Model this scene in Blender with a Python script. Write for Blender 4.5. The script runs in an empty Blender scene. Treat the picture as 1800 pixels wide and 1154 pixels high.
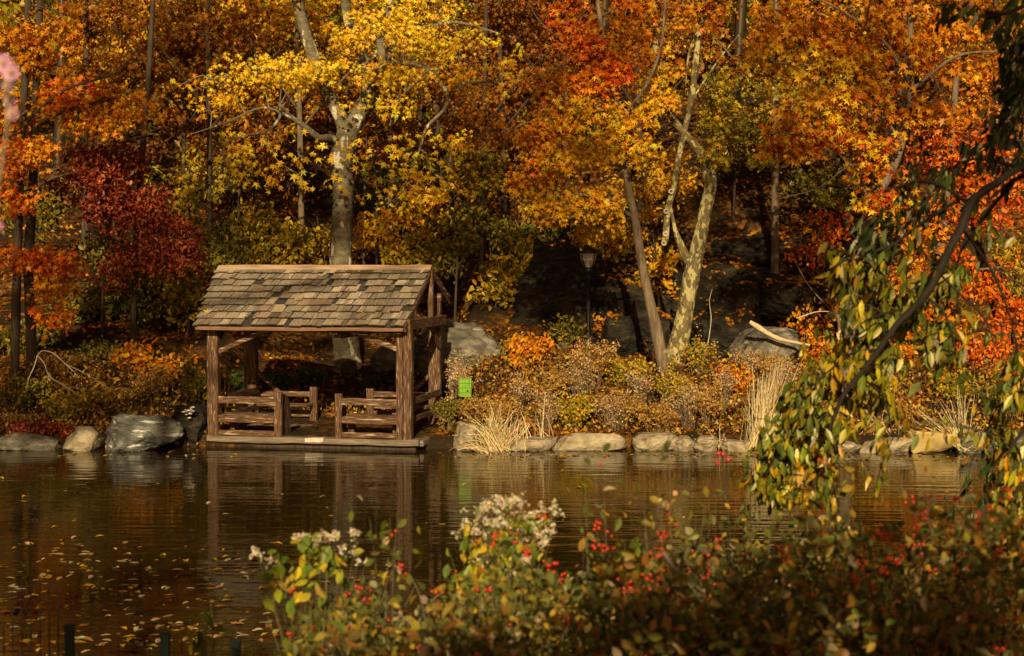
import bpy, bmesh, math, random
import numpy as np
from mathutils import Vector, noise as mnoise

SEED = 7
R = np.random.default_rng(SEED)
random.seed(SEED)
scene = bpy.context.scene
COL = scene.collection
W, H, F = 1800.0, 1154.0, 2700.0
CAMZ = 4.0
PITCH = math.atan((577 - 465) / F)          # camera looks slightly down
CP, SP = math.cos(PITCH), math.sin(PITCH)

def V(px, py, Y):
    """the point at depth Y that the photo shows at pixel px, py"""
    u = (px - 900) / F; v = (577 - py) / F
    dx, dy, dz = u, CP + v * SP, -SP + v * CP
    t = Y / dy
    return np.array([dx * t, Y, CAMZ + dz * t])

def onwater(px, py):
    u = (px - 900) / F; v = (577 - py) / F
    dx, dy, dz = u, CP + v * SP, -SP + v * CP
    t = -CAMZ / dz
    return np.array([dx * t, dy * t, 0.0])

def ss(a, b, x):
    t = np.clip((x - a) / (b - a), 0, 1)
    return t * t * (3 - 2 * t)

def ground(x, y):
    x = np.asarray(x, float); y = np.asarray(y, float)
    near = 2.3 - 1.1 * ss(2.5, 7.5, y) - 2.2 * ss(7.5, 12.5, y)
    shore = 33.3 + 0.25 * np.sin(x * 0.7) - 0.5 * ss(6, 9, x)
    bank = -1.0 + 1.25 * ss(shore - 0.5, shore + 0.35, y)
    hut = ss(-8.0, -6.6, x) * (1 - ss(-1.9, -0.9, x))
    rise_b = 1.25 * ss(shore + 0.2, 37.5, y)
    rise_h = 0.25 * ss(36.3, 40, y)
    z = bank + rise_b * (1 - hut) + rise_h * hut
    rt = ss(0.5, 3.5, x)
    z = z + 2.6 * (ss(38, 48, y) * (1 - 0.2 * hut) * (1 - rt) + ss(43.5, 50, y) * rt) + 5.2 * ss(46, 64, y) + 7 * ss(60, 95, y) + 6 * ss(95, 300, y)
    z = z + 1.9 * ss(2.0, 6.5, x) * ss(44, 49, y)
    z = np.where(y < 20, near, z)
    wig = 0.10 * np.sin(x * 1.3 + y * 0.7) + 0.07 * np.sin(x * 2.9 - y * 2.1) + 0.05 * np.sin(y * 3.7 + x * .5)
    return z + wig * ss(34.5, 38, y)

def G(x, y):
    return float(ground(x, y))

# ------------------------------------------------------------------ mesh building
class MB:
    def __init__(s):
        s.v = []; s.f = []; s.c = []; s.n = 0; s.sm = []
    def add(s, v, f, c=(1, 1, 1), smooth=False):
        v = np.asarray(v, float).reshape(-1, 3)
        f = np.asarray(f, int)
        c = np.asarray(c, float)
        if c.ndim == 1:
            c = np.tile(c, (len(v), 1))
        s.v.append(v); s.f.append(f + s.n); s.c.append(c); s.n += len(v); s.sm.append(smooth)
    def build(s, name, mat, parent=None, mats=None):
        me = bpy.data.meshes.new(name)
        if s.n:
            v = np.concatenate(s.v)
            me.vertices.add(len(v)); me.vertices.foreach_set('co', v.ravel())
            loops = np.concatenate([f.ravel() for f in s.f])
            tot = np.concatenate([np.full(len(f), f.shape[1]) for f in s.f])
            start = np.concatenate([[0], np.cumsum(tot)[:-1]])
            me.loops.add(len(loops)); me.loops.foreach_set('vertex_index', loops.astype(np.int32))
            me.polygons.add(len(tot)); me.polygons.foreach_set('loop_start', start.astype(np.int32))
            me.polygons.foreach_set('loop_total', tot.astype(np.int32))
            sm = np.concatenate([np.full(len(f), b) for f, b in zip(s.f, s.sm)])
            me.polygons.foreach_set('use_smooth', sm)
            a = me.color_attributes.new('tint', 'FLOAT_COLOR', 'POINT')
            c = np.concatenate(s.c); c4 = np.ones((len(c), 4)); c4[:, :3] = c
            a.data.foreach_set('color', c4.ravel())
            me.update(calc_edges=True); me.validate()
        me.materials.append(mat)
        o = bpy.data.objects.new(name, me)
        COL.objects.link(o)
        if parent is not None:
            o.parent = parent
        return o

def tag(o, label=None, cat=None, group=None, kind=None):
    if label: o['label'] = label
    if cat: o['category'] = cat
    if group: o['group'] = group
    if kind: o['kind'] = kind
    return o

def empty(name, loc, label, cat, group=None, rz=0.0):
    o = bpy.data.objects.new(name, None)
    COL.objects.link(o)
    o.location = loc; o.rotation_euler = (0, 0, rz); o.empty_display_size = 0.1
    return tag(o, label, cat, group)

def part(mb, name, mat, root):
    """mesh in world coordinates put under a root standing somewhere (no rotation)"""
    off = np.array(root.location)
    mb.v = [v - off for v in mb.v]
    return mb.build(name, mat, root)

def smooth_path(P, k=4):
    P = np.asarray(P, float)
    if len(P) < 3: 
        t = np.linspace(0, 1, k + 1)[:, None]
        return P[0] * (1 - t) + P[-1] * t
    Q = np.vstack([2 * P[0] - P[1], P, 2 * P[-1] - P[-2]])
    out = []
    for i in range(1, len(Q) - 2):
        p0, p1, p2, p3 = Q[i - 1], Q[i], Q[i + 1], Q[i + 2]
        for j in range(k):
            t = j / k
            out.append(0.5 * ((2 * p1) + (-p0 + p2) * t + (2 * p0 - 5 * p1 + 4 * p2 - p3) * t * t + (-p0 + 3 * p1 - 3 * p2 + p3) * t ** 3))
    out.append(P[-1])
    return np.array(out)

def tube(mb, P, rad, sides=7, k=4, rough=0.0, c=(1, 1, 1), cap=True):
    P = np.asarray(P, float); n0 = len(P)
    rad = np.asarray(rad, float) * np.ones(n0)
    D = smooth_path(np.column_stack([P, rad]), k)
    P, rad = D[:, :3], np.maximum(D[:, 3], 1e-4)
    T = np.gradient(P, axis=0); T /= np.linalg.norm(T, axis=1)[:, None] + 1e-9
    up = np.array([0.3, 0.9, 0.1]) if abs(T[0][2]) > 0.7 else np.array([0, 0, 1.0])
    A = np.cross(T, up); A /= np.linalg.norm(A, axis=1)[:, None] + 1e-9
    B = np.cross(T, A)
    th = np.linspace(0, 2 * math.pi, sides, endpoint=False)
    n = len(P)
    rr = rad[:, None] * np.ones(sides)
    if rough:
        ph = R.uniform(0, 6, 3)
        q = np.arange(n)[:, None]
        rr = rr * (1 + rough * (0.5 * np.sin(3 * th + ph[0] + q * .35) + 0.35 * np.sin(2 * th + q * .9 + ph[1]) + 0.3 * R.normal(size=(n, sides))))
    V3 = P[:, None, :] + rr[..., None] * (np.cos(th)[None, :, None] * A[:, None, :] + np.sin(th)[None, :, None] * B[:, None, :])
    i = np.arange(n - 1)[:, None] * sides; j = np.arange(sides)[None, :]; jn = (j + 1) % sides
    Fc = np.stack([i + j, i + jn, i + sides + jn, i + sides + j], -1).reshape(-1, 4)
    mb.add(V3.reshape(-1, 3), Fc, c, True)
    if cap:
        for e in (0, n - 1):
            ring = V3[e]; ctr = P[e]
            vv = np.vstack([ring, ctr])
            ff = [[a, (a + 1) % sides, sides] if e else [(a + 1) % sides, a, sides] for a in range(sides)]
            mb.add(vv, ff, c)

def box(mb, lo, hi, c=(1, 1, 1), jitter=0.0, bev=0.0):
    x0, y0, z0 = lo; x1, y1, z1 = hi
    v = np.array([[x0, y0, z0], [x1, y0, z0], [x1, y1, z0], [x0, y1, z0], [x0, y0, z1], [x1, y0, z1], [x1, y1, z1], [x0, y1, z1]], float)
    if jitter: v += R.normal(0, jitter, v.shape)
    f = [[0, 3, 2, 1], [4, 5, 6, 7], [0, 1, 5, 4], [1, 2, 6, 5], [2, 3, 7, 6], [3, 0, 4, 7]]
    mb.add(v, f, c)

def beam(mb, a, b, w, h, c=(1, 1, 1), up=(0, 0, 1), seg=5, wob=0.004):
    """a weathered timber from a to b: chamfered section, slightly uneven along its length"""
    a = np.array(a, float); b = np.array(b, float)
    T = b - a; L = np.linalg.norm(T); T /= L
    up = np.array(up, float)
    if abs(T @ up) > 0.95: up = np.array([0, 1.0, 0])
    S = np.cross(T, up); S /= np.linalg.norm(S); U = np.cross(S, T)
    ch = min(w, h) * 0.12
    sec = np.array([[-w / 2 + ch, -h / 2], [w / 2 - ch, -h / 2], [w / 2, -h / 2 + ch], [w / 2, h / 2 - ch], [w / 2 - ch, h / 2], [-w / 2 + ch, h / 2], [-w / 2, h / 2 - ch], [-w / 2, -h / 2 + ch]])
    m = len(sec)
    vs = []
    for i in range(seg + 1):
        t = i / seg
        s2 = sec * (1 + R.normal(0, 0.02)) + R.normal(0, wob, sec.shape) * 0.6 + R.normal(0, wob, 2)
        vs.append(a + T * L * t + s2[:, :1] * S + s2[:, 1:] * U)
    vs = np.array(vs).reshape(-1, 3)
    ff = []
    for i in range(seg):
        for j in range(m):
            jn = (j + 1) % m
            ff.append([i * m + j, (i + 1) * m + j, (i + 1) * m + jn, i * m + jn])
    mb.add(vs, ff, c)
    mb.add(vs[:m], [list(range(m))], c); mb.add(vs[-m:], [list(range(m))[::-1]], c)

# ------------------------------------------------------------------ leaves
def star_leaf():
    c = (0, 0.42)
    pts = []
    for a, r, z in [(-90, .30, 0), (-52, .20, 0), (-28, .44, -.10), (2, .20, .0), (32, .52, -.10), (60, .22, .0), (90, .60, -.12), (120, .22, .0), (148, .52, -.10), (178, .20, .0), (208, .44, -.10), (232, .20, 0)]:
        t = math.radians(a); pts.append((c[0] + r * math.cos(t), c[1] + r * math.sin(t), z))
    v = np.array([(c[0], c[1], .05)] + pts); n = len(pts)
    return v, np.array([[0, 1 + i, 1 + (i + 1) % n] for i in range(n)])
def ovate_leaf(w=.27):
    v = np.array([(0, 0, 0), (w * .8, .25, .05), (w, .5, .04), (w * .62, .78, -.02), (0, 1, -.12), (-w * .62, .78, -.02), (-w, .5, .04), (-w * .8, .25, .05), (0, .5, -.03)])
    return v, np.array([[8, i, (i + 1) % 8] for i in range(8)])
def lance_leaf(w=.19):
    v = np.array([(0, 0, 0), (w * .85, .3, .04), (w * .8, .62, -.02), (0, 1, -.22), (-w * .8, .62, -.02), (-w * .85, .3, .04), (0, .34, -.05), (0, .66, -.10)])
    return v, np.array([[0, 1, 6], [0, 6, 5], [1, 2, 7], [1, 7, 6], [6, 7, 4], [6, 4, 5], [2, 3, 7], [7, 3, 4]])
def tri_leaf():
    v = np.array([(0, 0, 0), (.3, .45, .06), (0, 1, -.1), (-.3, .45, .06)])
    return v, np.array([[0, 1, 2], [0, 2, 3]])
TPL = {'star': star_leaf(), 'ovate': ovate_leaf(), 'lance': lance_leaf(), 'tri': tri_leaf(), 'round': ovate_leaf(.4)}

def nrm(a):
    return a / (np.linalg.norm(a, axis=-1, keepdims=True) + 1e-9)

def leaves(mb, C, size, cols, tpl='star', bias=(0, -.65, .65), brand=.95, droop=.7, svar=.3):
    C = np.asarray(C, float); N = len(C)
    if N == 0: return
    v, f = TPL[tpl]
    Nn = nrm(R.normal(size=(N, 3)) * brand + np.array(bias))
    T = R.normal(size=(N, 3)) + np.array([0, 0, -1.0]) * droop * 1.6
    T = nrm(T - (T * Nn).sum(1, keepdims=True) * Nn)
    B = np.cross(T, Nn)
    s = size * np.clip(1 + R.normal(size=N) * svar, .4, 1.45)
    z = v[:, 2][None, :] * R.uniform(-.3, 2.2, (N, 1))
    P = C[:, None, :] + s[:, None, None] * (v[:, 0][None, :, None] * B[:, None, :] + (v[:, 1] - .4)[None, :, None] * T[:, None, :] + z[..., None] * Nn[:, None, :])
    k = len(v)
    FF = (np.arange(N)[:, None, None] * k + f[None]).reshape(-1, 3)
    mb.add(P.reshape(-1, 3), FF, np.repeat(cols, k, axis=0), False)

PAL = {
    'yellow': [((.88, .58, .025), 5), ((.84, .46, .016), 3), ((.66, .52, .03), 2), ((.76, .32, .01), 1)],
    'gold': [((.78, .42, .012), 5), ((.72, .31, .008), 4), ((.54, .38, .018), 3)],
    'orange': [((.68, .26, .006), 5), ((.62, .18, .005), 4), ((.70, .36, .01), 3), ((.46, .07, .006), 1)],
    'redorange': [((.66, .135, .005), 5), ((.58, .065, .005), 3), ((.70, .24, .006), 4)],
    'fire': [((.68, .30, .01), 4), ((.58, .12, .008), 3), ((.76, .46, .015), 4), ((.50, .06, .012), 1.5)],
    'maroon': [((.26, .036, .014), 5), ((.15, .020, .008), 4), ((.40, .085, .026), 2)],
    'amber': [((.36, .12, .006), 5), ((.26, .085, .006), 4), ((.32, .15, .01), 2), ((.20, .05, .005), 2)],
    'brown': [((.22, .075, .010), 5), ((.15, .05, .008), 4), ((.30, .12, .012), 2)],
    'olive': [((.20, .15, .012), 5), ((.13, .12, .012), 4), ((.34, .22, .015), 2), ((.10, .10, .012), 2)],
    'olivegold': [((.50, .33, .014), 4), ((.32, .25, .014), 3), ((.56, .30, .01), 2), ((.17, .17, .014), 2)],
    'green': [((.055, .085, .012), 5), ((.09, .11, .015), 3), ((.16, .15, .015), 1)],
    'drygrass': [((.52, .36, .15), 4), ((.40, .26, .10), 3), ((.60, .44, .20), 2)],
    'rust': [((.48, .22, .035), 4), ((.34, .15, .025), 4), ((.62, .38, .11), 3), ((.34, .26, .03), 3)],
    'white': [((.70, .60, .42), 4), ((.58, .44, .26), 2)],
    'straw': [((.74, .58, .32), 4), ((.62, .45, .22), 3), ((.80, .66, .42), 2), ((.40, .27, .11), 1)],
    'drypale': [((.70, .50, .28), 4), ((.56, .35, .15), 3), ((.42, .22, .07), 2)],
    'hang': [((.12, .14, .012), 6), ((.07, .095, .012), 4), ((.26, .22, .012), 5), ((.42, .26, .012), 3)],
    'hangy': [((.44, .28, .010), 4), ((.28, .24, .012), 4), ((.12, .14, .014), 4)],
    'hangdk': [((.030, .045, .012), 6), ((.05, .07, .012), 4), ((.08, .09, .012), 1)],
    'fgdark': [((.095, .098, .022), 5), ((.06, .062, .018), 3), ((.24, .12, .025), 3.5), ((.28, .20, .03), 2), ((.36, .26, .14), .6)],
    'fgmix': [((.13, .14, .022), 5), ((.26, .19, .022), 3), ((.09, .10, .02), 4), ((.40, .24, .02), 1.5), ((.45, .34, .20), .7)],
    'fggreen': [((.22, .26, .02), 4), ((.42, .36, .02), 4), ((.12, .17, .02), 4), ((.60, .42, .02), 2)],
}
def colors(pal, n, var=.14):
    p = PAL[pal]; w = np.array([b for _, b in p], float); w /= w.sum()
    c = np.array([a for a, _ in p])[R.choice(len(p), n, p=w)]
    g = np.exp(R.normal(0, var, (n, 1)))
    return np.clip(c * g * np.exp(R.normal(0, var * .5, (n, 3))), 0, .9)

# ------------------------------------------------------------------ materials
def newmat(name):
    m = bpy.data.materials.new(name); m.use_nodes = True
    nt = m.node_tree
    for n in list(nt.nodes): nt.nodes.remove(n)
    out = nt.nodes.new('ShaderNodeOutputMaterial')
    return m, nt, out
def N(nt, t, **kw):
    n = nt.nodes.new(t)
    for k, v in kw.items():
        if hasattr(n, k): setattr(n, k, v)
        else: n.inputs[k].default_value = v
    return n
def L(nt, a, b): nt.links.new(a, b)

def leafmat(name, trans=.30, gloss=.025, rough=.45):
    m, nt, out = newmat(name)
    at = N(nt, 'ShaderNodeAttribute', attribute_name='tint')
    tc = N(nt, 'ShaderNodeTexCoord')
    no = N(nt, 'ShaderNodeTexNoise'); no.inputs['Scale'].default_value = 22; no.inputs['Detail'].default_value = 2
    L(nt, tc.outputs['Object'], no.inputs['Vector'])
    mr = N(nt, 'ShaderNodeMapRange'); mr.inputs[1].default_value = .3; mr.inputs[2].default_value = .7; mr.inputs[3].default_value = .72; mr.inputs[4].default_value = 1.18
    L(nt, no.outputs['Fac'], mr.inputs[0])
    mx = N(nt, 'ShaderNodeVectorMath', operation='SCALE'); L(nt, at.outputs['Color'], mx.inputs[0]); L(nt, mr.outputs[0], mx.inputs['Scale'])
    d = N(nt, 'ShaderNodeBsdfDiffuse'); t = N(nt, 'ShaderNodeBsdfTranslucent'); g = N(nt, 'ShaderNodeBsdfGlossy'); g.inputs['Roughness'].default_value = rough
    g.inputs['Color'].default_value = (1, .85, .6, 1)
    L(nt, mx.outputs[0], d.inputs['Color']); L(nt, mx.outputs[0], t.inputs['Color'])
    a = N(nt, 'ShaderNodeMixShader'); a.inputs[0].default_value = trans
    L(nt, d.outputs[0], a.inputs[1]); L(nt, t.outputs[0], a.inputs[2])
    b = N(nt, 'ShaderNodeMixShader'); b.inputs[0].default_value = gloss
    L(nt, a.outputs[0], b.inputs[1]); L(nt, g.outputs[0], b.inputs[2])
    L(nt, b.outputs[0], out.inputs[0])
    return m

def stdmat(name, ramp, scale=(1, 1, 1), nscale=4, detail=6, rough=.85, bump=.3, bdist=.02, use_tint=False, spec=.3, bscale=None, patch=None, lac=2.0, coord='Object'):
    """principled: colour ramp over a stretched noise, optional second patch colour, bump"""
    m, nt, out = newmat(name)
    p = N(nt, 'ShaderNodeBsdfPrincipled'); p.inputs['Roughness'].default_value = rough; p.inputs['Specular IOR Level'].default_value = spec
    L(nt, p.outputs[0], out.inputs[0])
    tc = N(nt, 'ShaderNodeTexCoord'); mp = N(nt, 'ShaderNodeMapping'); mp.inputs['Scale'].default_value = scale
    L(nt, tc.outputs[coord], mp.inputs[0])
    no = N(nt, 'ShaderNodeTexNoise'); no.inputs['Scale'].default_value = nscale; no.inputs['Detail'].default_value = detail; no.inputs['Roughness'].default_value = .65
    L(nt, mp.outputs[0], no.inputs['Vector'])
    cr = N(nt, 'ShaderNodeValToRGB')
    el = cr.color_ramp.elements
    while len(el) < len(ramp): el.new(.5)
    for e, (pos, c) in zip(el, ramp): e.position = pos; e.color = (*c, 1)
    L(nt, no.outputs['Fac'], cr.inputs[0])
    col = cr.outputs[0]
    if patch:
        pc, psc, lo, hi, pst = patch
        mp2 = N(nt, 'ShaderNodeMapping'); mp2.inputs['Scale'].default_value = pst; L(nt, tc.outputs[coord], mp2.inputs[0])
        n2 = N(nt, 'ShaderNodeTexNoise'); n2.inputs['Scale'].default_value = psc; n2.inputs['Detail'].default_value = 4; L(nt, mp2.outputs[0], n2.inputs['Vector'])
        r2 = N(nt, 'ShaderNodeMapRange'); r2.inputs[1].default_value = lo; r2.inputs[2].default_value = hi; L(nt, n2.outputs['Fac'], r2.inputs[0])
        mx = N(nt, 'ShaderNodeMix', data_type='RGBA'); L(nt, r2.outputs[0], mx.inputs[0]); L(nt, col, mx.inputs[6]); mx.inputs[7].default_value = (*pc, 1)
        col = mx.outputs[2]
    if use_tint:
        at = N(nt, 'ShaderNodeAttribute', attribute_name='tint')
        mu = N(nt, 'ShaderNodeMix', data_type='RGBA', blend_type='MULTIPLY'); mu.inputs[0].default_value = 1
        L(nt, col, mu.inputs[6]); L(nt, at.outputs['Color'], mu.inputs[7]); col = mu.outputs[2]
    L(nt, col, p.inputs['Base Color'])
    if bump:
        nb = no
        if bscale:
            nb = N(nt, 'ShaderNodeTexNoise'); nb.inputs['Scale'].default_value = bscale; nb.inputs['Detail'].default_value = 8; L(nt, mp.outputs[0], nb.inputs['Vector'])
        b = N(nt, 'ShaderNodeBump'); b.inputs['Strength'].default_value = bump; b.inputs['Distance'].default_value = bdist
        L(nt, nb.outputs['Fac'], b.inputs['Height']); L(nt, b.outputs[0], p.inputs['Normal'])
    return m

M = {}
M['leaf'] = leafmat('autumn_leaf')
M['glossleaf'] = leafmat('glossy_leaf', .28, .05, .42)
M['dryleaf'] = leafmat('dry_plant', .25, .02, .6)
M['bark_dark'] = stdmat('dark_bark', [(.3, (.025, .017, .011)), (.7, (.085, .058, .038))], (1, 1, .18), 14, bump=.8, bdist=.03)
M['bark_brown'] = stdmat('brown_bark', [(.3, (.07, .046, .026)), (.7, (.25, .18, .115))], (1, 1, .2), 12, bump=.8, bdist=.03)
M['bark_pale'] = stdmat('sycamore_bark', [(.32, (.075, .060, .036)), (.55, (.16, .13, .08)), (.75, (.25, .21, .14))], (1, 1, 1.9), 4.5, bump=.9, bdist=.06, bscale=8,
                        patch=((.52, .47, .34), 4.2, .60, .625, (1, 1, .4)))
M['bark_mottled'] = stdmat('mottled_bark', [(.32, (.085, .062, .026)), (.6, (.17, .13, .055)), (.8, (.25, .20, .09))], (1, 1, .8), 7, bump=1, bdist=.06, bscale=14,
                           patch=((.40, .34, .15), 8, .51, .55, (1, 1, .6)))
M['twig'] = stdmat('twig', [(.3, (.10, .07, .045)), (.7, (.26, .20, .13))], (1, 1, 1), 9, bump=0)
M['paletwig'] = stdmat('pale_twig', [(.3, (.34, .27, .19)), (.7, (.58, .50, .38))], (1, 1, 1), 9, bump=0)
M['rock'] = stdmat('grey_rock', [(.3, (.040, .034, .025)), (.5, (.125, .108, .080)), (.7, (.29, .25, .19))], (1, 1, 1.8), 2.6, 12, bump=1, bdist=.16, bscale=4, patch=((.42, .41, .38), 3.0, .60, .72, (.7, .7, 2.6)))
M['bluerock'] = stdmat('blue_grey_rock', [(.32, (.060, .058, .052)), (.5, (.155, .150, .134)), (.7, (.32, .305, .27))], (1, 1, 1.6), 2.4, 12, bump=1, bdist=.18, bscale=3.5, patch=((.50, .49, .46), 3.4, .58, .63, (.5, 1, 3.0)), rough=1, spec=.08)
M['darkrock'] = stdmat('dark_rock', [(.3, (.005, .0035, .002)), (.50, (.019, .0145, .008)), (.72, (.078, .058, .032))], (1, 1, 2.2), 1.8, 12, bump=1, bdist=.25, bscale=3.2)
M['tanrock'] = stdmat('tan_stone', [(.3, (.15, .11, .065)), (.5, (.33, .265, .17)), (.72, (.54, .45, .32))], (1, 1, 1.6), 3, 12, bump=1, bdist=.10, bscale=6)
M['yellowrock'] = stdmat('yellow_stone', [(.3, (.30, .20, .07)), (.55, (.48, .34, .13)), (.8, (.60, .46, .22))], (1, 1, 1), 2.5, 8, bump=.6, bdist=.04, bscale=6)
WR = [(.30, (.022, .010, .005)), (.47, (.078, .036, .017)), (.60, (.165, .090, .048)), (.72, (.50, .37, .25))]
M['wood_x'] = stdmat('weathered_timber_rail', WR, (.8, 9, 9), 4.5, 8, bump=.5, bdist=.01, patch=((.46, .33, .22), 6, .56, .70, (.4, 3, 3)))
M['wood_z'] = stdmat('weathered_timber_post', WR, (9, 9, .8), 4.5, 8, bump=.5, bdist=.01, patch=((.42, .32, .24), 8, .60, .72, (3, 3, .4)))
M['wood_y'] = stdmat('weathered_timber_side', WR, (9, .8, 9), 4.5, 8, bump=.5, bdist=.01)
M['fascia'] = stdmat('red_fascia_board', [(.3, (.11, .052, .028)), (.7, (.27, .145, .085))], (.6, 8, 8), 4, 6, bump=.2)
M['ridge'] = stdmat('ridge_board', [(.3, (.26, .15, .09)), (.7, (.58, .40, .27))], (.5, 8, 8), 4, 6, bump=.2)
M['deck'] = stdmat('grey_deck', [(.3, (.09, .065, .045)), (.55, (.20, .155, .11)), (.8, (.36, .29, .21))], (.7, 8, 8), 3.5, 8, bump=.4, bdist=.01)
M['shingle'] = stdmat('cedar_shingle', [(.30, (.22, .19, .15)), (.5, (.68, .64, .57)), (.72, (1, .97, .92))], (16, 1.3, 1.3), 4, 8, bump=.9, bdist=.012, use_tint=True, patch=((.48, .42, .34), 1.5, .50, .68, (1, 1, 1)))
M['felt'] = stdmat('roof_underlay', [(.3, (.025, .022, .02)), (.7, (.06, .052, .045))], (1, 1, 1), 8, bump=.3)
M['iron'] = stdmat('black_iron', [(.3, (.008, .008, .008)), (.7, (.02, .02, .019))], (1, 1, 1), 8, rough=.35, bump=.1, spec=.5)
M['fencegreen'] = stdmat('dark_green_paint', [(.3, (.003, .010, .010)), (.7, (.006, .020, .018))], (1, 1, 1), 8, rough=.5, bump=.1)
M['mesh_green'] = stdmat('bright_green_plastic', [(.3, (.12, .27, .010)), (.7, (.22, .40, .015))], (1, 1, 1), 6, rough=.5, bump=.1)
M['mesh_dark'] = stdmat('green_grid', [(.3, (.04, .16, .01)), (.7, (.07, .24, .015))], (1, 1, 1), 6, rough=.5, bump=0)
M['log'] = stdmat('barkless_log', [(.3, (.42, .30, .16)), (.7, (.66, .52, .32))], (.3, 6, 6), 4, 6, bump=.3)
M['fungus'] = stdmat('white_fungus', [(.3, (.42, .35, .27)), (.7, (.66, .58, .48))], (1, 1, 1), 6, bump=.3)
M['berry'] = stdmat('red_berry', [(.3, (.50, .020, .006)), (.7, (.66, .045, .012))], (1, 1, 1), 8, rough=.25, bump=0, spec=.6)
M['darkberry'] = stdmat('dark_berry', [(.3, (.30, .02, .015)), (.7, (.45, .04, .03))], (1, 1, 1), 8, rough=.3, bump=0, spec=.6)
# lamp glass
m, nt, out = newmat('lamp_glass')
p = N(nt, 'ShaderNodeBsdfPrincipled'); p.inputs['Base Color'].default_value = (.62, .56, .46, 1); p.inputs['Roughness'].default_value = .12; p.inputs['Transmission Weight'].default_value = .35
L(nt, p.outputs[0], out.inputs[0]); M['glass'] = m
# ground
m, nt, out = newmat('leaf_litter_ground')
p = N(nt, 'ShaderNodeBsdfPrincipled'); p.inputs['Roughness'].default_value = .95; p.inputs['Specular IOR Level'].default_value = .1
L(nt, p.outputs[0], out.inputs[0])
tc = N(nt, 'ShaderNodeTexCoord')
vo = N(nt, 'ShaderNodeTexVoronoi'); vo.inputs['Scale'].default_value = 8; L(nt, tc.outputs['Object'], vo.inputs['Vector'])
cr = N(nt, 'ShaderNodeValToRGB'); el = cr.color_ramp.elements
for _ in range(3): el.new(.5)
for e, (q, c) in zip(el, [(.0, (.014, .008, .004)), (.35, (.045, .02, .007)), (.6, (.09, .038, .009)), (.8, (.17, .07, .012)), (1., (.26, .12, .02))]): e.position = q; e.color = (*c, 1)
sp = N(nt, 'ShaderNodeSeparateColor'); L(nt, vo.outputs['Color'], sp.inputs[0]); L(nt, sp.outputs[0], cr.inputs[0])
no = N(nt, 'ShaderNodeTexNoise'); no.inputs['Scale'].default_value = .7; no.inputs['Detail'].default_value = 5; L(nt, tc.outputs['Object'], no.inputs['Vector'])
mr = N(nt, 'ShaderNodeMapRange'); mr.inputs[1].default_value = .42; mr.inputs[2].default_value = .60; L(nt, no.outputs['Fac'], mr.inputs[0])
mx = N(nt, 'ShaderNodeMix', data_type='RGBA'); L(nt, mr.outputs[0], mx.inputs[0]); mx.inputs[6].default_value = (.028, .018, .009, 1); L(nt, cr.outputs[0], mx.inputs[7])
L(nt, mx.outputs[2], p.inputs['Base Color'])
b = N(nt, 'ShaderNodeBump'); b.inputs['Strength'].default_value = .7; b.inputs['Distance'].default_value = .04; L(nt, vo.outputs['Distance'], b.inputs['Height']); L(nt, b.outputs[0], p.inputs['Normal'])
M['ground'] = m
# water
m, nt, out = newmat('pond_water')
p = N(nt, 'ShaderNodeBsdfPrincipled'); p.inputs['Base Color'].default_value = (.026, .0165, .0035, 1); p.inputs['Roughness'].default_value = .012; p.inputs['IOR'].default_value = 1.33
L(nt, p.outputs[0], out.inputs[0])
tc = N(nt, 'ShaderNodeTexCoord')
hs = []
for sc, ns, wt in [((.34, 1.6, 1), 2.3, 1.0), ((.4, 1.8, 1), 9.0, .16)]:
    mp = N(nt, 'ShaderNodeMapping'); mp.inputs['Scale'].default_value = sc; mp.inputs['Rotation'].default_value = (0, 0, .06); L(nt, tc.outputs['Object'], mp.inputs[0])
    n_ = N(nt, 'ShaderNodeTexNoise'); n_.inputs['Scale'].default_value = ns; n_.inputs['Detail'].default_value = 1.5; L(nt, mp.outputs[0], n_.inputs['Vector'])
    q = N(nt, 'ShaderNodeMath', operation='MULTIPLY'); q.inputs[1].default_value = wt; L(nt, n_.outputs['Fac'], q.inputs[0]); hs.append(q)
ad = N(nt, 'ShaderNodeMath', operation='ADD'); L(nt, hs[0].outputs[0], ad.inputs[0]); L(nt, hs[1].outputs[0], ad.inputs[1])
mp = N(nt, 'ShaderNodeMapping'); mp.inputs['Scale'].default_value = (.10, .30, 1); L(nt, tc.outputs['Object'], mp.inputs[0])
n3 = N(nt, 'ShaderNodeTexNoise'); n3.inputs['Scale'].default_value = 1.4; n3.inputs['Detail'].default_value = 2; L(nt, mp.outputs[0], n3.inputs['Vector'])
m3 = N(nt, 'ShaderNodeMapRange'); m3.inputs[1].default_value = .35; m3.inputs[2].default_value = .62; m3.inputs[3].default_value = .25; m3.inputs[4].default_value = 1.0; L(nt, n3.outputs['Fac'], m3.inputs[0])
b = N(nt, 'ShaderNodeBump'); L(nt, m3.outputs[0], b.inputs['Strength']); b.inputs['Distance'].default_value = .017; L(nt, ad.outputs[0], b.inputs['Height']); L(nt, b.outputs[0], p.inputs['Normal'])
M['water'] = m

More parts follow.
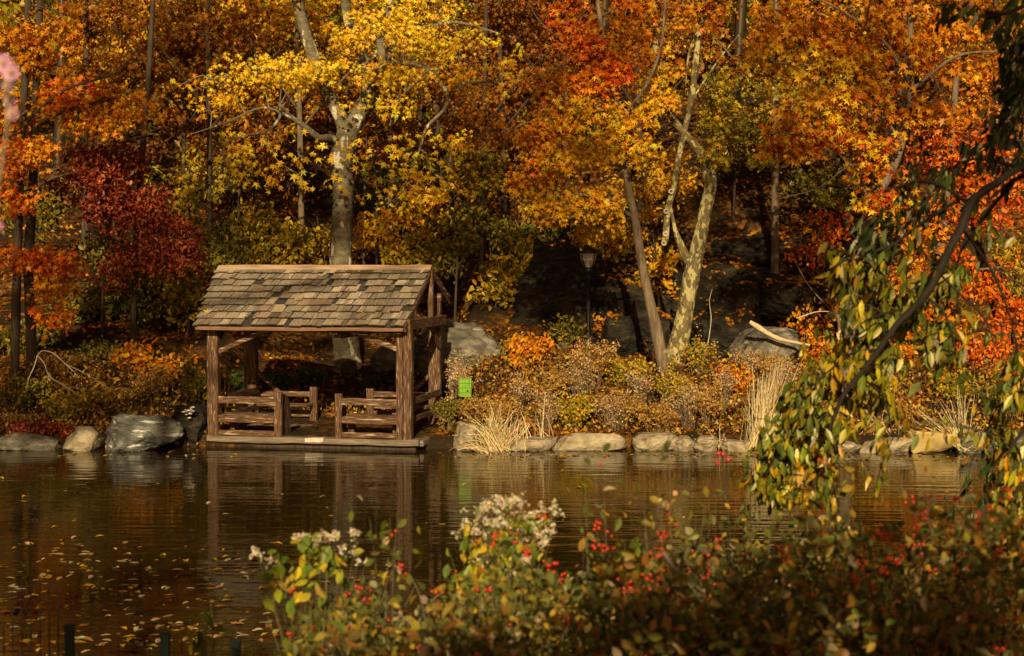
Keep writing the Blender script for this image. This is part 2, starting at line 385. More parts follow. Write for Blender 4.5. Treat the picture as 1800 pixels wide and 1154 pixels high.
# ------------------------------------------------------------------ ground and water
def axis(pts):
    out = []
    for a, b, n in pts: out += list(np.linspace(a, b, n, endpoint=False))
    return np.array(out + [pts[-1][1]])
xs = axis([(-900, -80, 8), (-80, -20, 24), (-20, 20, 110), (20, 80, 24), (80, 900, 8)])
ys = axis([(-300, -10, 6), (-10, 2, 8), (2, 14, 36), (14, 31.5, 10), (31.5, 40, 44), (40, 66, 60), (66, 110, 24), (110, 1500, 12)])
X, Yg = np.meshgrid(xs, ys)
Z = ground(X, Yg)
Z = np.where((Yg > 13) & (Yg < 31.5) & (np.abs(X) > 60), 1.5, Z)
nx, ny = len(xs), len(ys)
gv = np.stack([X, Yg, Z], -1).reshape(-1, 3)
i = np.arange(ny - 1)[:, None] * nx; j = np.arange(nx - 1)[None]
gf = np.stack([i + j, i + j + 1, i + nx + j + 1, i + nx + j], -1).reshape(-1, 4)
mb = MB(); mb.add(gv, gf, (1, 1, 1), True)
tag(mb.build('ground', M['ground']), 'leaf strewn wooded ground rising behind the pond', None, None, 'structure')
mb = MB()
mb.add([[-75, 9.5, 0], [75, 9.5, 0], [75, 36, 0], [-75, 36, 0]], [[0, 1, 2, 3]])
tag(mb.build('water', M['water']), 'dark rippled pond water', None, None, 'structure')

# ------------------------------------------------------------------ rocks
ROCKTOPS = []
def rock(name, label, cat, x, y, z, sx, sy, sz, mat, seed=0, facets=9, sub=4, rough=.10, rot=0.0, group=None, tilt=0.0, leafy=False, box_=.72):
    bm = bmesh.new()
    bmesh.ops.create_icosphere(bm, subdivisions=sub, radius=1)
    v = np.array([q.co[:] for q in bm.verts]); f = np.array([[q.index for q in fc.verts] for fc in bm.faces]); bm.free()
    rr = np.random.default_rng(seed + 100)
    v = np.sign(v) * np.abs(v) ** box_
    for _ in range(facets):
        n = rr.normal(size=3); n /= np.linalg.norm(n); d = rr.uniform(.66, .92)
        ex = np.maximum(0, v @ n - d); v = v - ex[:, None] * n * .93
    off = Vector((seed * 3.1, seed * 1.7, 0))
    for i_ in range(len(v)):
        q = Vector(v[i_])
        a = mnoise.fractal(q * 1.6 + off, 1.0, 2.0, 4)
        b_ = abs(mnoise.fractal(q * 4.5 + off, .9, 2.1, 3))
        v[i_] *= 1 + rough * a - rough * .55 * b_
    v = v * np.array([sx, sy, sz])
    ct, st = math.cos(tilt), math.sin(tilt)
    v = np.column_stack([v[:, 0] * ct - v[:, 2] * st, v[:, 1], v[:, 0] * st + v[:, 2] * ct])
    cr_, sr = math.cos(rot), math.sin(rot)
    v = np.column_stack([v[:, 0] * cr_ - v[:, 1] * sr, v[:, 0] * sr + v[:, 1] * cr_, v[:, 2]])
    mb = MB(); mb.add(v, f, (1, 1, 1), True)
    o = mb.build(name, M[mat]); o.location = (x, y, z)
    tag(o, label, cat, group)
    if leafy:
        tri = v[f]; nn = np.cross(tri[:, 1] - tri[:, 0], tri[:, 2] - tri[:, 0]); ar = np.linalg.norm(nn, axis=1) / 2
        nn = nn / (2 * ar[:, None] + 1e-9)
        ok = nn[:, 2] > .62
        if ok.any():
            tri = tri[ok]; ar = ar[ok]; n = int(min(1400, ar.sum() * 60 * (leafy if leafy is not True else 1)))
            k = R.choice(len(tri), n, p=ar / ar.sum()); w = R.dirichlet((1, 1, 1), n)
            pts = (tri[k] * w[:, :, None]).sum(1) + np.array([x, y, z]) + [0, 0, .02]
            keep = np.array([mnoise.noise(Vector(q * 1.1)) > -.12 for q in pts])
            ROCKTOPS.append(pts[keep])
    return o

def rockpx(name, label, cat, x0, x1, ytop, ybot, Y, mat, seed, depth=None, **kw):
    a = V(x0, ybot, Y); b = V(x1, ytop, Y)
    sx = (b[0] - a[0]) / 2 * 1.05; sz = (b[2] - a[2]) / 2 * 1.08
    return rock(name, label, cat, (a[0] + b[0]) / 2, Y + (depth or sx * .7) * .4, (a[2] + b[2]) / 2, sx, depth or sx * .7, sz, mat, seed, **kw)

rockpx('boulder', 'large blue grey boulder at the waterline left of the shelter', 'boulder', 174, 314, 734, 802, 33.0, 'bluerock', 3, depth=.7, facets=9, sub=5, box_=.85, rough=.14)
rockpx('boulder', 'dark cracked boulder wedged against the left end of the shelter', 'boulder', 300, 372, 708, 795, 33.9, 'darkrock', 4, depth=.6, sub=5)
rockpx('bank_stone', 'brownish bank stone with maroon leaves hanging over its left side', 'stone', 110, 178, 752, 805, 33.0, 'tanrock', 5, depth=.5)
rockpx('bank_stone', 'low stone at the far left waterline under maroon shrubs', 'stone', -10, 118, 764, 805, 33.1, 'rock', 6, depth=.5)
rockpx('boulder', 'big rounded grey boulder behind the right back post of the shelter', 'boulder', 722, 902, 566, 690, 38.3, 'rock', 8, depth=1.0, facets=4, sub=5, rough=.13, box_=.97)
rockpx('boulder', 'small pale boulder between sycamore trunk and right front post', 'boulder', 652, 712, 612, 660, 39.6, 'rock', 9, depth=.5, facets=3, box_=.95)
rockpx('bank_stone', 'round brown stone right of the shelter deck in dry grass', 'stone', 796, 850, 742, 800, 33.0, 'tanrock', 10, depth=.4)
RS = [(900, 972, 768, 800, 'small brown bank stone just right of the straw clump', 'tanrock'), (968, 1107, 760, 800, 'longest pale slab of the stone edging on the right bank', 'tanrock'),
      (1104, 1188, 764, 801, 'pale stone of the edging right beside the longest slab', 'tanrock'), (1185, 1222, 767, 800, 'small square stone in the middle of the stone edging', 'tanrock'),
      (1221, 1264, 766, 801, 'small brown stone of the edging left of a dark gap', 'tanrock'), (1266, 1325, 774, 802, 'low wedge shaped edging stone next to the tall reeds', 'tanrock'),
      (1395, 1520, 770, 804, 'edging stone mostly hidden by the hanging green branch', 'tanrock'), (1518, 1606, 770, 802, 'low rounded edging stone left of the yellow block', 'tanrock'),
      (1604, 1688, 753, 803, 'bright yellow stone block at the right waterline', 'yellowrock'), (1690, 1762, 760, 803, 'grey lichened stone right of the straw reeds', 'rock'), (1762, 1860, 764, 804, 'stone at the far right end of the waterline', 'rock')]
for k, (a, b_, t, bt, lab, mt) in enumerate(RS):
    rockpx('edging_stone', lab, 'stone', a - 5, b_ + 5, t + 1, bt, 32.9 - (.35 if a > 1300 else 0), mt, 20 + k, depth=.45, facets=12, rough=.13, box_=.34, tilt=random.uniform(-.04, .04), group='stone edging along the right bank', rot=random.uniform(-.1, .1))
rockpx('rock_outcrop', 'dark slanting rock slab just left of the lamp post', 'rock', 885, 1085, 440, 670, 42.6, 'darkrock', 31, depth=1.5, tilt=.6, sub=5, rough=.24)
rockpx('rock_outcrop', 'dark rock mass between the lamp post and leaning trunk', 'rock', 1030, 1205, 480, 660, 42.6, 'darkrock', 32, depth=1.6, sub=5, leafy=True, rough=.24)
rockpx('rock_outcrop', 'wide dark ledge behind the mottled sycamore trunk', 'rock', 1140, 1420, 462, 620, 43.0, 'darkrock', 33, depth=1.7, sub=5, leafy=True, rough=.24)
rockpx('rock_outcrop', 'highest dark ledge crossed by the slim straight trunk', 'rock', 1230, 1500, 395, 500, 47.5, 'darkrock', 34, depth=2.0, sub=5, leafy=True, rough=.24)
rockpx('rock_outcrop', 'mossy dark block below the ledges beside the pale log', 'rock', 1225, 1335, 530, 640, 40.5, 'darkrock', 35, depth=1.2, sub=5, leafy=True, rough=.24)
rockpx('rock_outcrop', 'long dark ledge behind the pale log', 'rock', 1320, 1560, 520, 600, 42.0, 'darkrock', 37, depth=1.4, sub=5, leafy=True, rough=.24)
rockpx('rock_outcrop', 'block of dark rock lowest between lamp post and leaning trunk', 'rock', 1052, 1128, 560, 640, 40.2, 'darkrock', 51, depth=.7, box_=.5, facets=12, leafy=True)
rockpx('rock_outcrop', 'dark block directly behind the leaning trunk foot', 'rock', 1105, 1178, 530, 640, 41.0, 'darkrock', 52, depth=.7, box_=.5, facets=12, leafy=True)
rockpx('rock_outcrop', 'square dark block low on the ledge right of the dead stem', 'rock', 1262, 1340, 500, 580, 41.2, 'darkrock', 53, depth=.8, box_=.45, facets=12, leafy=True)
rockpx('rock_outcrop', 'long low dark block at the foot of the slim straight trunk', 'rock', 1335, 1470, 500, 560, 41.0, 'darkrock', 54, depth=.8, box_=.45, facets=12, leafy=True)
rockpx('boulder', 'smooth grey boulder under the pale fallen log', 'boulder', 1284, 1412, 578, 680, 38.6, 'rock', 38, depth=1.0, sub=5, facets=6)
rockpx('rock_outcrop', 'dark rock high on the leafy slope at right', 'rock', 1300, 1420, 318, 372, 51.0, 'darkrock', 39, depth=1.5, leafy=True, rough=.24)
rockpx('step_stone', 'flat grey stone step behind the shelter opening', 'stone', 548, 600, 738, 756, 37.2, 'rock', 41, depth=.35, facets=12, rough=.05)

# ------------------------------------------------------------------ shelter
AZ = math.radians(11)
P0 = V(712, 778, 33.0); P0[2] = 0.0
def loc2w(x, y, z=0):
    return np.array([P0[0] + x * math.cos(AZ) + y * math.sin(AZ), P0[1] - x * math.sin(AZ) + y * math.cos(AZ), z])
def LP(px, py, y):
    """local x and z of the point seen at px,py on the shelter's plane y"""
    u = (px - 900) / F; v = (577 - py) / F
    d = np.array([u, CP + v * SP, -SP + v * CP])
    n = np.array([math.sin(AZ), math.cos(AZ), 0])
    t = (n @ (P0 + n * y - np.array([0, 0, 0]))) / (n @ d)
    w = d * t
    r = w - P0
    return np.array([r[0] * math.cos(AZ) - r[1] * math.sin(AZ), y, CAMZ + d[2] * t])
shel = empty('boat_shelter', tuple(P0), 'weathered brown timber landing shelter with a patchy shingled roof at the water', 'shelter', None, -AZ)
DECKZ = .22
def spart(name, fn, mat, parent=None, lab=None):
    mb = MB(); fn(mb); o = mb.build(name, M[mat], parent or shel)
    if lab: o['label'] = lab
    return o
def post(px0, px1, y, top, d=.2, name='post', bottom=DECKZ - .02, lab=None):
    a = LP(px0, 650, y)[0]; b = LP(px1, 650, y)[0]
    return spart(name, lambda m: beam(m, ((a + b) / 2, y, bottom), ((a + b) / 2, y, top), abs(b - a), d, up=(0, 1, 0), seg=8, wob=.004), 'wood_z', lab=lab)
ZE = LP(500, 576, 0)[2]
BACK = 3.05
post(366, 385, 0, ZE + .1)
post(698, 709.5, 0, ZE + .1, .19); post(710.5, 725, -.02, ZE + .1, .22)
post(431, 452, BACK, 3.05); post(754, 775, BACK, 3.2)
def railpx(x0, x1, yt, yb, y, th=.05, name='rail', mat='wood_x'):
    a = LP(x0, (yt + yb) / 2, y); b = LP(x1, (yt + yb) / 2, y); h = LP(x0, yt, y)[2] - LP(x0, yb, y)[2]
    zc = (a[2] + b[2]) / 2
    return spart(name, lambda m: beam(m, (a[0], y, zc), (b[0], y, zc), th, h, seg=7, wob=.0015), mat)
for yt, yb in ((697, 710), (730, 743), (757, 766)): railpx(385, 483, yt, yb, -.02, .06)
for yt, yb in ((701, 713), (734, 746), (761, 770)): railpx(600, 699, yt, yb, -.02, .06)
post(482.5, 495.5, -.03, LP(489, 690, 0)[2], .13, 'short_post')
post(589.5, 601, -.03, LP(595, 692, 0)[2], .13, 'short_post')
# back rails
for (x0, x1, yt, yb) in ((452, 546, 688, 697), (452, 546, 720, 732), (657, 755, 689, 699), (657, 755, 723, 732)): railpx(x0, x1, yt, yb, BACK - .05, .05)
post(545, 557, BACK - .06, LP(550, 680, BACK)[2], .12, 'short_post'); post(645, 657, BACK - .06, LP(650, 683, BACK)[2], .12, 'short_post')
# side rails
xl = LP(376, 650, 0)[0]; xr = LP(716, 650, 0)[0]
for xx in (xl, xr):
    for z0, z1 in ((.93, .80 + .28), (.55, .67), ):
        spart('rail', lambda m: beam(m, (xx, .1, (z0 + z1) / 2), (xx, BACK - .1, (z0 + z1) / 2), .05, abs(z1 - z0), seg=6), 'wood_y')
# benches behind the front rails and along the back
def bench(x0, x1, y0, y1, z, legs):
    spart('bench_seat', lambda m: [beam(m, (x0, y0 + (k + .5) * (y1 - y0) / 3, z), (x1, y0 + (k + .5) * (y1 - y0) / 3, z), (y1 - y0) / 3 - .012, .05, seg=5, wob=.002) for k in range(3)], 'wood_x')
    for lx in legs:
        spart('bench_leg', lambda m: beam(m, (lx, (y0 + y1) / 2 + .1, DECKZ - .01), (lx, (y0 + y1) / 2 + .1, z - .03), .12, .10, up=(0, 1, 0), seg=4), 'wood_z')
xa = LP(386, 700, 0)[0]; xb = LP(482, 700, 0)[0]; xc = LP(602, 700, 0)[0]; xd = LP(698, 700, 0)[0]
bench(xa, xb, .05, .55, .67, [xa + .15]); bench(xc, xd, .05, .55, .67, [xc + .08, xd - .15])
bench(LP(455, 700, 2.6)[0], LP(543, 700, 2.6)[0], 2.45, 2.95, .67, [LP(500, 700, 2.6)[0]])
bench(LP(660, 700, 2.6)[0], LP(752, 700, 2.6)[0], 2.45, 2.95, .67, [LP(690, 700, 2.6)[0]])
# curved bench end beside the opening
def curved(m, x):
    n = 12; prof = []
    for k in range(n + 1):
        t = k / n; prof.append((.02 + .62 * math.sin(t * math.pi / 2), DECKZ + .02 + (.93) * (math.cos(t * math.pi / 2) ** .55 * .72 + .28) if k < n else DECKZ + .02))
    prof = [(.02, DECKZ)] + prof
    P = np.array(prof); nn = len(P)
    va = np.column_stack([np.full(nn, x - .03), P]); vb = np.column_stack([np.full(nn, x + .03), P])
    m.add(va, [list(range(nn))[::-1]]); m.add(vb, [list(range(nn))])
    m.add(np.vstack([va, vb]), [[k, (k + 1) % nn, nn + (k + 1) % nn, nn + k] for k in range(nn)])
spart('bench_end', lambda m: curved(m, LP(497, 730, .2)[0]), 'wood_z')
spart('bench_end', lambda m: curved(m, LP(592, 730, .2)[0] + .06), 'wood_z')
# braces
def brace(a, b, y, w=.08, h=.11, y2=None):
    A = LP(a[0], a[1], y); B = LP(b[0], b[1], y if y2 is None else y2)
    return spart('brace', lambda m: beam(m, A, B, w, h, seg=4), 'wood_x')
brace((383, 619), (470, 580), .02); brace((700, 614), (612, 580), .02)
brace((452, 655), (494, 692), BACK, .06, .09); brace((756, 658), (722, 694), BACK, .06, .09)
brace((450, 612), (475, 582), BACK); brace((752, 610), (728, 582), BACK)
for xx in (xl, xr):
    spart('brace', lambda m: beam(m, (xx, .1, 2.25), (xx, .75, 2.62), .08, .11, seg=3), 'wood_y')
    spart('brace', lambda m: beam(m, (xx, BACK - .1, 2.05), (xx, BACK - .95, 2.62), .08, .12, seg=3), 'wood_y')
# tie beams, plates, rafters
zt0, zt1 = LP(713, 581, 0)[2], LP(713, 562, 0)[2]
YF = -.42
er = LP(709, 574, YF); el_ = LP(344, 571, YF)
# ridge plane: find y where the ridge end lines up with the roof's right edge
yr = min(np.linspace(.5, 3, 251), key=lambda y: abs(LP(757, 470, y)[0] - er[0]))
zr = LP(757, 471, yr)[2]
YB = BACK + .35
ybk = min(np.linspace(2, 4.5, 251), key=lambda y: abs(LP(790, 525, y)[0] - er[0]))
zb = LP(790, 525, ybk)[2]
YB = max(ybk, BACK + .1)
xR, xL = er[0], LP(385, 470, yr)[0]
xLr = xL; xLe = el_[0]
def xLf(y): return xLe + (xLr - xLe) * min(1, (y - YF) / (yr - YF)) if y < yr else xLr - .1 * (y - yr)
ze = er[2]
print('roof', xL, xR, 'yr', yr, 'zr', zr, 'ze', ze, 'YB', YB, 'zb', zb, 'el', el_)
def slope_z(y):
    return ze + (zr - ze) * (y - YF) / (yr - YF) if y <= yr else zr + (zb - zr) * (y - yr) / (YB - yr)
for xx in (xl, xr):
    spart('tie_beam', lambda m: beam(m, (xx + .03, -.16, (zt0 + zt1) / 2), (xx + .03, BACK + .1, (zt0 + zt1) / 2), .14, zt1 - zt0, seg=6), 'wood_y')
    spart('king_post', lambda m: beam(m, (xx + .03, yr, zt1), (xx + .03, yr, zr - .1), .11, .13, up=(0, 1, 0), seg=3), 'wood_z')
    spart('rafter', lambda m: beam(m, (xx + .02, YF + .06, slope_z(YF + .06) - .10), (xx + .02, yr, zr - .10), .07, .12, seg=4), 'wood_y')
    spart('rafter', lambda m: beam(m, (xx + .02, YB - .05, slope_z(YB - .05) - .10), (xx + .02, yr, zr - .10), .07, .12, seg=4), 'wood_y')
for k in range(1, 6):
    xx = xl + (xr - xl) * k / 6
    spart('rafter', lambda m: beam(m, (xx, YF + .06, slope_z(YF + .06) - .11), (xx, yr, zr - .12), .05, .1, seg=2), 'wood_y')
    spart('rafter', lambda m: beam(m, (xx, YB - .06, slope_z(YB - .06) - .11), (xx, yr, zr - .12), .05, .1, seg=2), 'wood_y')
zp = ze - .02
spart('wall_plate', lambda m: beam(m, (xl - .15, .02, ZE - .02), (xr + .02, .02, ZE - .02), .16, .16, seg=7), 'wood_x')
spart('wall_plate', lambda m: beam(m, (xl - .15, BACK, slope_z(BACK) - .26), (xr + .02, BACK, slope_z(BACK) - .26), .16, .18, seg=7), 'wood_x')
spart('cross_beam', lambda m: beam(m, (LP(594, 590, 0)[0], -.05, ZE - .16), (LP(594, 590, 0)[0], BACK, ZE - .16), .15, .15, seg=5), 'wood_y')
# fascia and ridge
spart('fascia', lambda m: beam(m, (xLe, YF - .02, ze - .075), (xR, YF - .02, ze - .075), .035, .075, seg=10, wob=.003), 'fascia')
def roofboard(m):
    for (ya, yb_) in ((YF, yr), (yr, YB)):
        za, zb_ = slope_z(ya), slope_z(yb_)
        n = np.array([0, -(zb_ - za), (yb_ - ya)]); n = n / np.linalg.norm(n)
        a = [(xLf(ya) + .02, ya, za), (xR - .02, ya, za), (xR - .02, yb_, zb_), (xLf(yb_) + .02, yb_, zb_)]
        top = np.array(a) - n * .012; bot = np.array(a) - n * .04
        m.add(np.vstack([bot, top]), [[0, 3, 2, 1], [4, 5, 6, 7], [0, 1, 5, 4], [1, 2, 6, 5], [2, 3, 7, 6], [3, 0, 4, 7]])
spart('roof_boards', roofboard, 'felt')
def ridge(m):
    y1 = yr - .16; y2 = yr + .16
    beam(m, (xL - .01, yr - .06, zr + .0), (xR + .02, yr - .06, zr + .0), .17, .03, up=(0, -.55, .8), seg=12, wob=.003)
    beam(m, (xL - .01, yr + .07, zr + .012), (xR + .02, yr + .07, zr + .012), .16, .028, up=(0, .5, .85), seg=12, wob=.003)
spart('ridge_board', ridge, 'ridge')
def shingles(m, front=True):
    ya, yb_ = (YF - .05, yr - .03) if front else (YB + .04, yr + .03)
    za, zb_ = (slope_z(YF) + (ya - YF) * (zr - ze) / (yr - YF), slope_z(yb_)) if front else (slope_z(YB), slope_z(yb_))
    S = np.array([0, yb_ - ya, zb_ - za]); Ls = np.linalg.norm(S); S /= Ls
    Nn = np.array([0, -S[2], S[1]]) * (1 if S[1] > 0 else -1); Nn = Nn / np.linalg.norm(Nn)
    X0 = np.array([1.0, 0, 0])
    rows = 9
    for r in range(rows):
        expo = Ls / rows
        x = xLf(ya + (yb_ - ya) * (r + .5) / rows) - .02 + R.uniform(-.03, 0)
        while x < xR - .02:
            w = R.uniform(.09, .29)
            if R.random() < .28: w = R.uniform(.06, .12)
            w = min(w, xR + .02 - x)
            if w < .04: break
            miss = front and w < .26 and R.random() < .06
            if not miss:
                lift = .022 + .030 * R.random()
                s0 = r * expo + R.normal(0, .016); s1 = min(s0 + expo * 1.35, Ls)
                g = R.uniform(.003, .010)
                base = np.array([0, ya, za])
                ang = R.normal(0, .03)
                p = []
                for (xx, s_, zz) in ((x + g, s0, lift + .016), (x + w - g, s0, lift + .016), (x + w - g, s1, .003), (x + g, s1, .003)):
                    cx = x + w / 2
                    dx = xx - cx; ds = s_ - s0
                    p.append(base + X0 * (cx + dx * math.cos(ang) - ds * math.sin(ang)) + S * (s0 + ds * math.cos(ang) + dx * math.sin(ang)) + Nn * zz)
                p = np.array(p); p[1] -= S * R.normal(0, .010); q = p - Nn * .034
                t = R.uniform(.58, 1.1); g_ = R.uniform(-.03, .03); c = np.array([.45 + g_, .37, .30 - g_ * .5]) * t
                if R.random() < .16: c = np.array([.70, .59, .48]) * R.uniform(.8, 1.05)
                if R.random() < .035: c = np.array([.20, .16, .12])
                c = c * np.exp(R.normal(0, .02, 3))
                m.add(np.vstack([q, p]), [[0, 3, 2, 1], [4, 5, 6, 7], [1, 2, 6, 5], [2, 3, 7, 6], [3, 0, 4, 7]], c)
                m.add(np.vstack([q[:2], p[:2]]), [[0, 1, 3, 2]], (.05, .035, .025))  # dark end grain, also painted as the shadow line between courses
            x += w
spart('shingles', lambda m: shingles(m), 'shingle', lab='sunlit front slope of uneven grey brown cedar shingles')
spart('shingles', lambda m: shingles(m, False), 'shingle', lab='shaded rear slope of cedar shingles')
# loose shingles lying askew on the roof
def loose(px, py, w, h, ang, c):
    def f(m):
        u_ = (py - 470) / (575 - 470); y = yr + (YF - yr) * u_
        b0 = LP(px, py, y); z = slope_z(y) + .05
        S = np.array([0, yr - YF, zr - ze]); S /= np.linalg.norm(S); X0 = np.array([1., 0, 0]); Nn = np.cross(X0, S)
        C0 = np.array([b0[0], y, z]); ca, sa = math.cos(ang), math.sin(ang)
        A = X0 * ca + S * sa; B = -X0 * sa + S * ca
        p = np.array([C0 + A * dx * w / 2 + B * dy * h / 2 for dx, dy in ((-1, -1), (1, -1), (1, 1), (-1, 1))])
        m.add(np.vstack([p, p + Nn * .015]), [[0, 3, 2, 1], [4, 5, 6, 7], [0, 1, 5, 4], [1, 2, 6, 5], [2, 3, 7, 6], [3, 0, 4, 7]], c)
    o = spart('loose_shingle', f, 'shingle'); o['label'] = 'loose shingle lying askew on the roof'
loose(526, 530, .18, .24, .15, (.50, .40, .29)); loose(365, 557, .12, .30, -.35, (.52, .43, .33)); loose(571, 486, .09, .28, -.5, (.50, .42, .33)); loose(634, 562, .14, .26, -.5, (.34, .27, .19)); loose(652, 565, .09, .3, -.25, (.44, .36, .26))
mbl = MB(); bp = LP(363, 549, YF + .35); cc = loc2w(bp[0], YF + .4, slope_z(YF + .4) + .06)
leaves(mbl, [cc], .2, [(.7, .5, .02)], 'star', (0, -.8, .7), .1, .2)
tag(mbl.build('fallen_leaf', M['leaf']), 'single bright yellow leaf lying on the left end of the shelter roof', 'leaf')
# deck
dl = LP(366, 776, -.12)[0]; dr = LP(737, 783, -.12)[0]
def deck(m):
    n = 16
    for k in range(n):
        y0 = .06 + (BACK + .2 - .06) * k / n; y1 = .06 + (BACK + .2 - .06) * (k + 1) / n
        box(m, (dl + .03, y0 + .006, DECKZ - .07 - .002 * (k % 3)), (dr - .02, y1 - .006, DECKZ - .002 * (k % 3)), (1, 1, 1), .001)
spart('deck', deck, 'deck')
spart('edge_beam', lambda m: beam(m, (dl, -.07, DECKZ - .055), (dr, -.07, DECKZ - .055), .25, .13, seg=12, wob=.006), 'deck')
spart('edge_beam', lambda m: beam(m, (dr, -.06, DECKZ - .06), (dr, BACK + .2, DECKZ - .06), .16, .13, seg=8, wob=.006), 'deck')
spart('worn_edge_patch', lambda m: beam(m, (LP(536, 778, -.2)[0], -.12, DECKZ - .035), (LP(568, 778, -.2)[0], -.12, DECKZ - .035), .17, .10, seg=4), 'fungus', lab='chalky white worn board on the deck edge')
spart('under_beam', lambda m: beam(m, (dl + .1, .1, .02), (dr - .1, .1, .02), .3, .2, seg=4), 'bark_dark')
for xx in (dl + .3, (dl + dr) / 2, dr - .3):
    spart('pile', lambda m: beam(m, (xx, .25, -.9), (xx, .25, .14), .2, .2, up=(0, 1, 0), seg=3), 'bark_dark')

# ------------------------------------------------------------------ trees
def nearest(pts, q):
    d = ((pts - q) ** 2).sum(1)
    return pts[np.argmin(d)]

def spray(mb, C, n, size, pal, tpl, rx=.55, rz=.14, bias=(0, -.60, .70), slope=None, droop=.7, brand=.90):
    """a layered clump of leaves round C"""
    th = R.uniform(0, 2 * math.pi, n); r = rx * np.sqrt(R.random(n)) * R.uniform(.7, 1.15)
    x = np.cos(th) * r; y = np.sin(th) * r * .8
    z = R.normal(0, rz, n) - .25 * (r / rx) ** 2 * rx * .5
    if slope is None: slope = R.normal(0, .22, 2)
    z = z + x * slope[0] + y * slope[1] * .5
    P = C + np.column_stack([x, y, z])
    leaves(mb, P, size, colors(pal, n), tpl, bias, brand, droop)

def tree(name, label, cat, Y, trunk, limbs, blobs, bark='bark_dark', size=.2, tpl='star', per=34, group=None, rootflare=1.25, twigs=.5, ground_base=True, srad=.55, twigmat=None, rough=.06, leafm='leaf'):
    """trunk [(px,py,radius_px[,dY])], limbs the same, blobs (px,py,rx,ry,sprays,palette[,dY,depth])"""
    def P(t): return V(t[0], t[1], Y + (t[3] if len(t) > 3 else 0))
    tp = [P(t) for t in trunk]; tr = [t[2] / F * Y for t in trunk]
    if ground_base:
        b = tp[0]; g = G(b[0], b[1])
        if b[2] > g + .05:
            tp.insert(0, np.array([b[0] - (tp[1][0] - b[0]) * .1, b[1], g - .15])); tr.insert(0, tr[0] * rootflare)
        else:
            tp[0] = np.array([b[0], b[1], g - .15])
    root = empty(name, (tp[0][0], tp[0][1], tp[0][2] + .15), label, cat, group)
    mb = MB(); tube(mb, tp, tr, 12 if tr[0] > .12 else 7, 6, rough)
    lv = MB(); tw = lv
    skel = [smooth_path(np.array(tp), 4)]
    for lb in limbs:
        q = [P(t) for t in lb]
        tube(mb, q, [t[2] / F * Y for t in lb], 7, 5, rough * .8)
        skel.append(smooth_path(np.array(q), 4))
    sk = np.vstack(skel)
    for bl in blobs:
        px, py, rx, ry, ns, pal = bl[:6]
        dY = bl[6] if len(bl) > 6 else 0; dd = bl[7] if len(bl) > 7 else max(rx, ry) / F * Y * .5
        for _ in range(ns):
            d = nrm(R.normal(size=3)) * R.random() ** .45
            c = V(px + d[0] * rx * 1.05, py + d[1] * ry * 1.12, Y + dY + d[2] * dd)
            g = G(c[0], c[1])
            if c[2] < g + .25: c[2] = g + .25 + R.random() * .3
            spray(lv, c, int(per * R.uniform(.6, 1.3)), size, pal, tpl, srad, .13)
            if R.random() < twigs:
                s = nearest(sk, c); mid = (s + c) / 2 + R.normal(0, .12, 3) + [0, 0, .12]
                if np.linalg.norm(s - c) < 6:
                    tube(tw, [s, mid, c], [.022, .014, .006], 4, 3, 0, c=(.30, .25, .17) if bark == 'bark_pale' else (.10, .07, .045), cap=False)
    part(mb, 'trunk', M[bark], root)
    if lv.n: part(lv, 'crown', M[leafm], root)
    return root

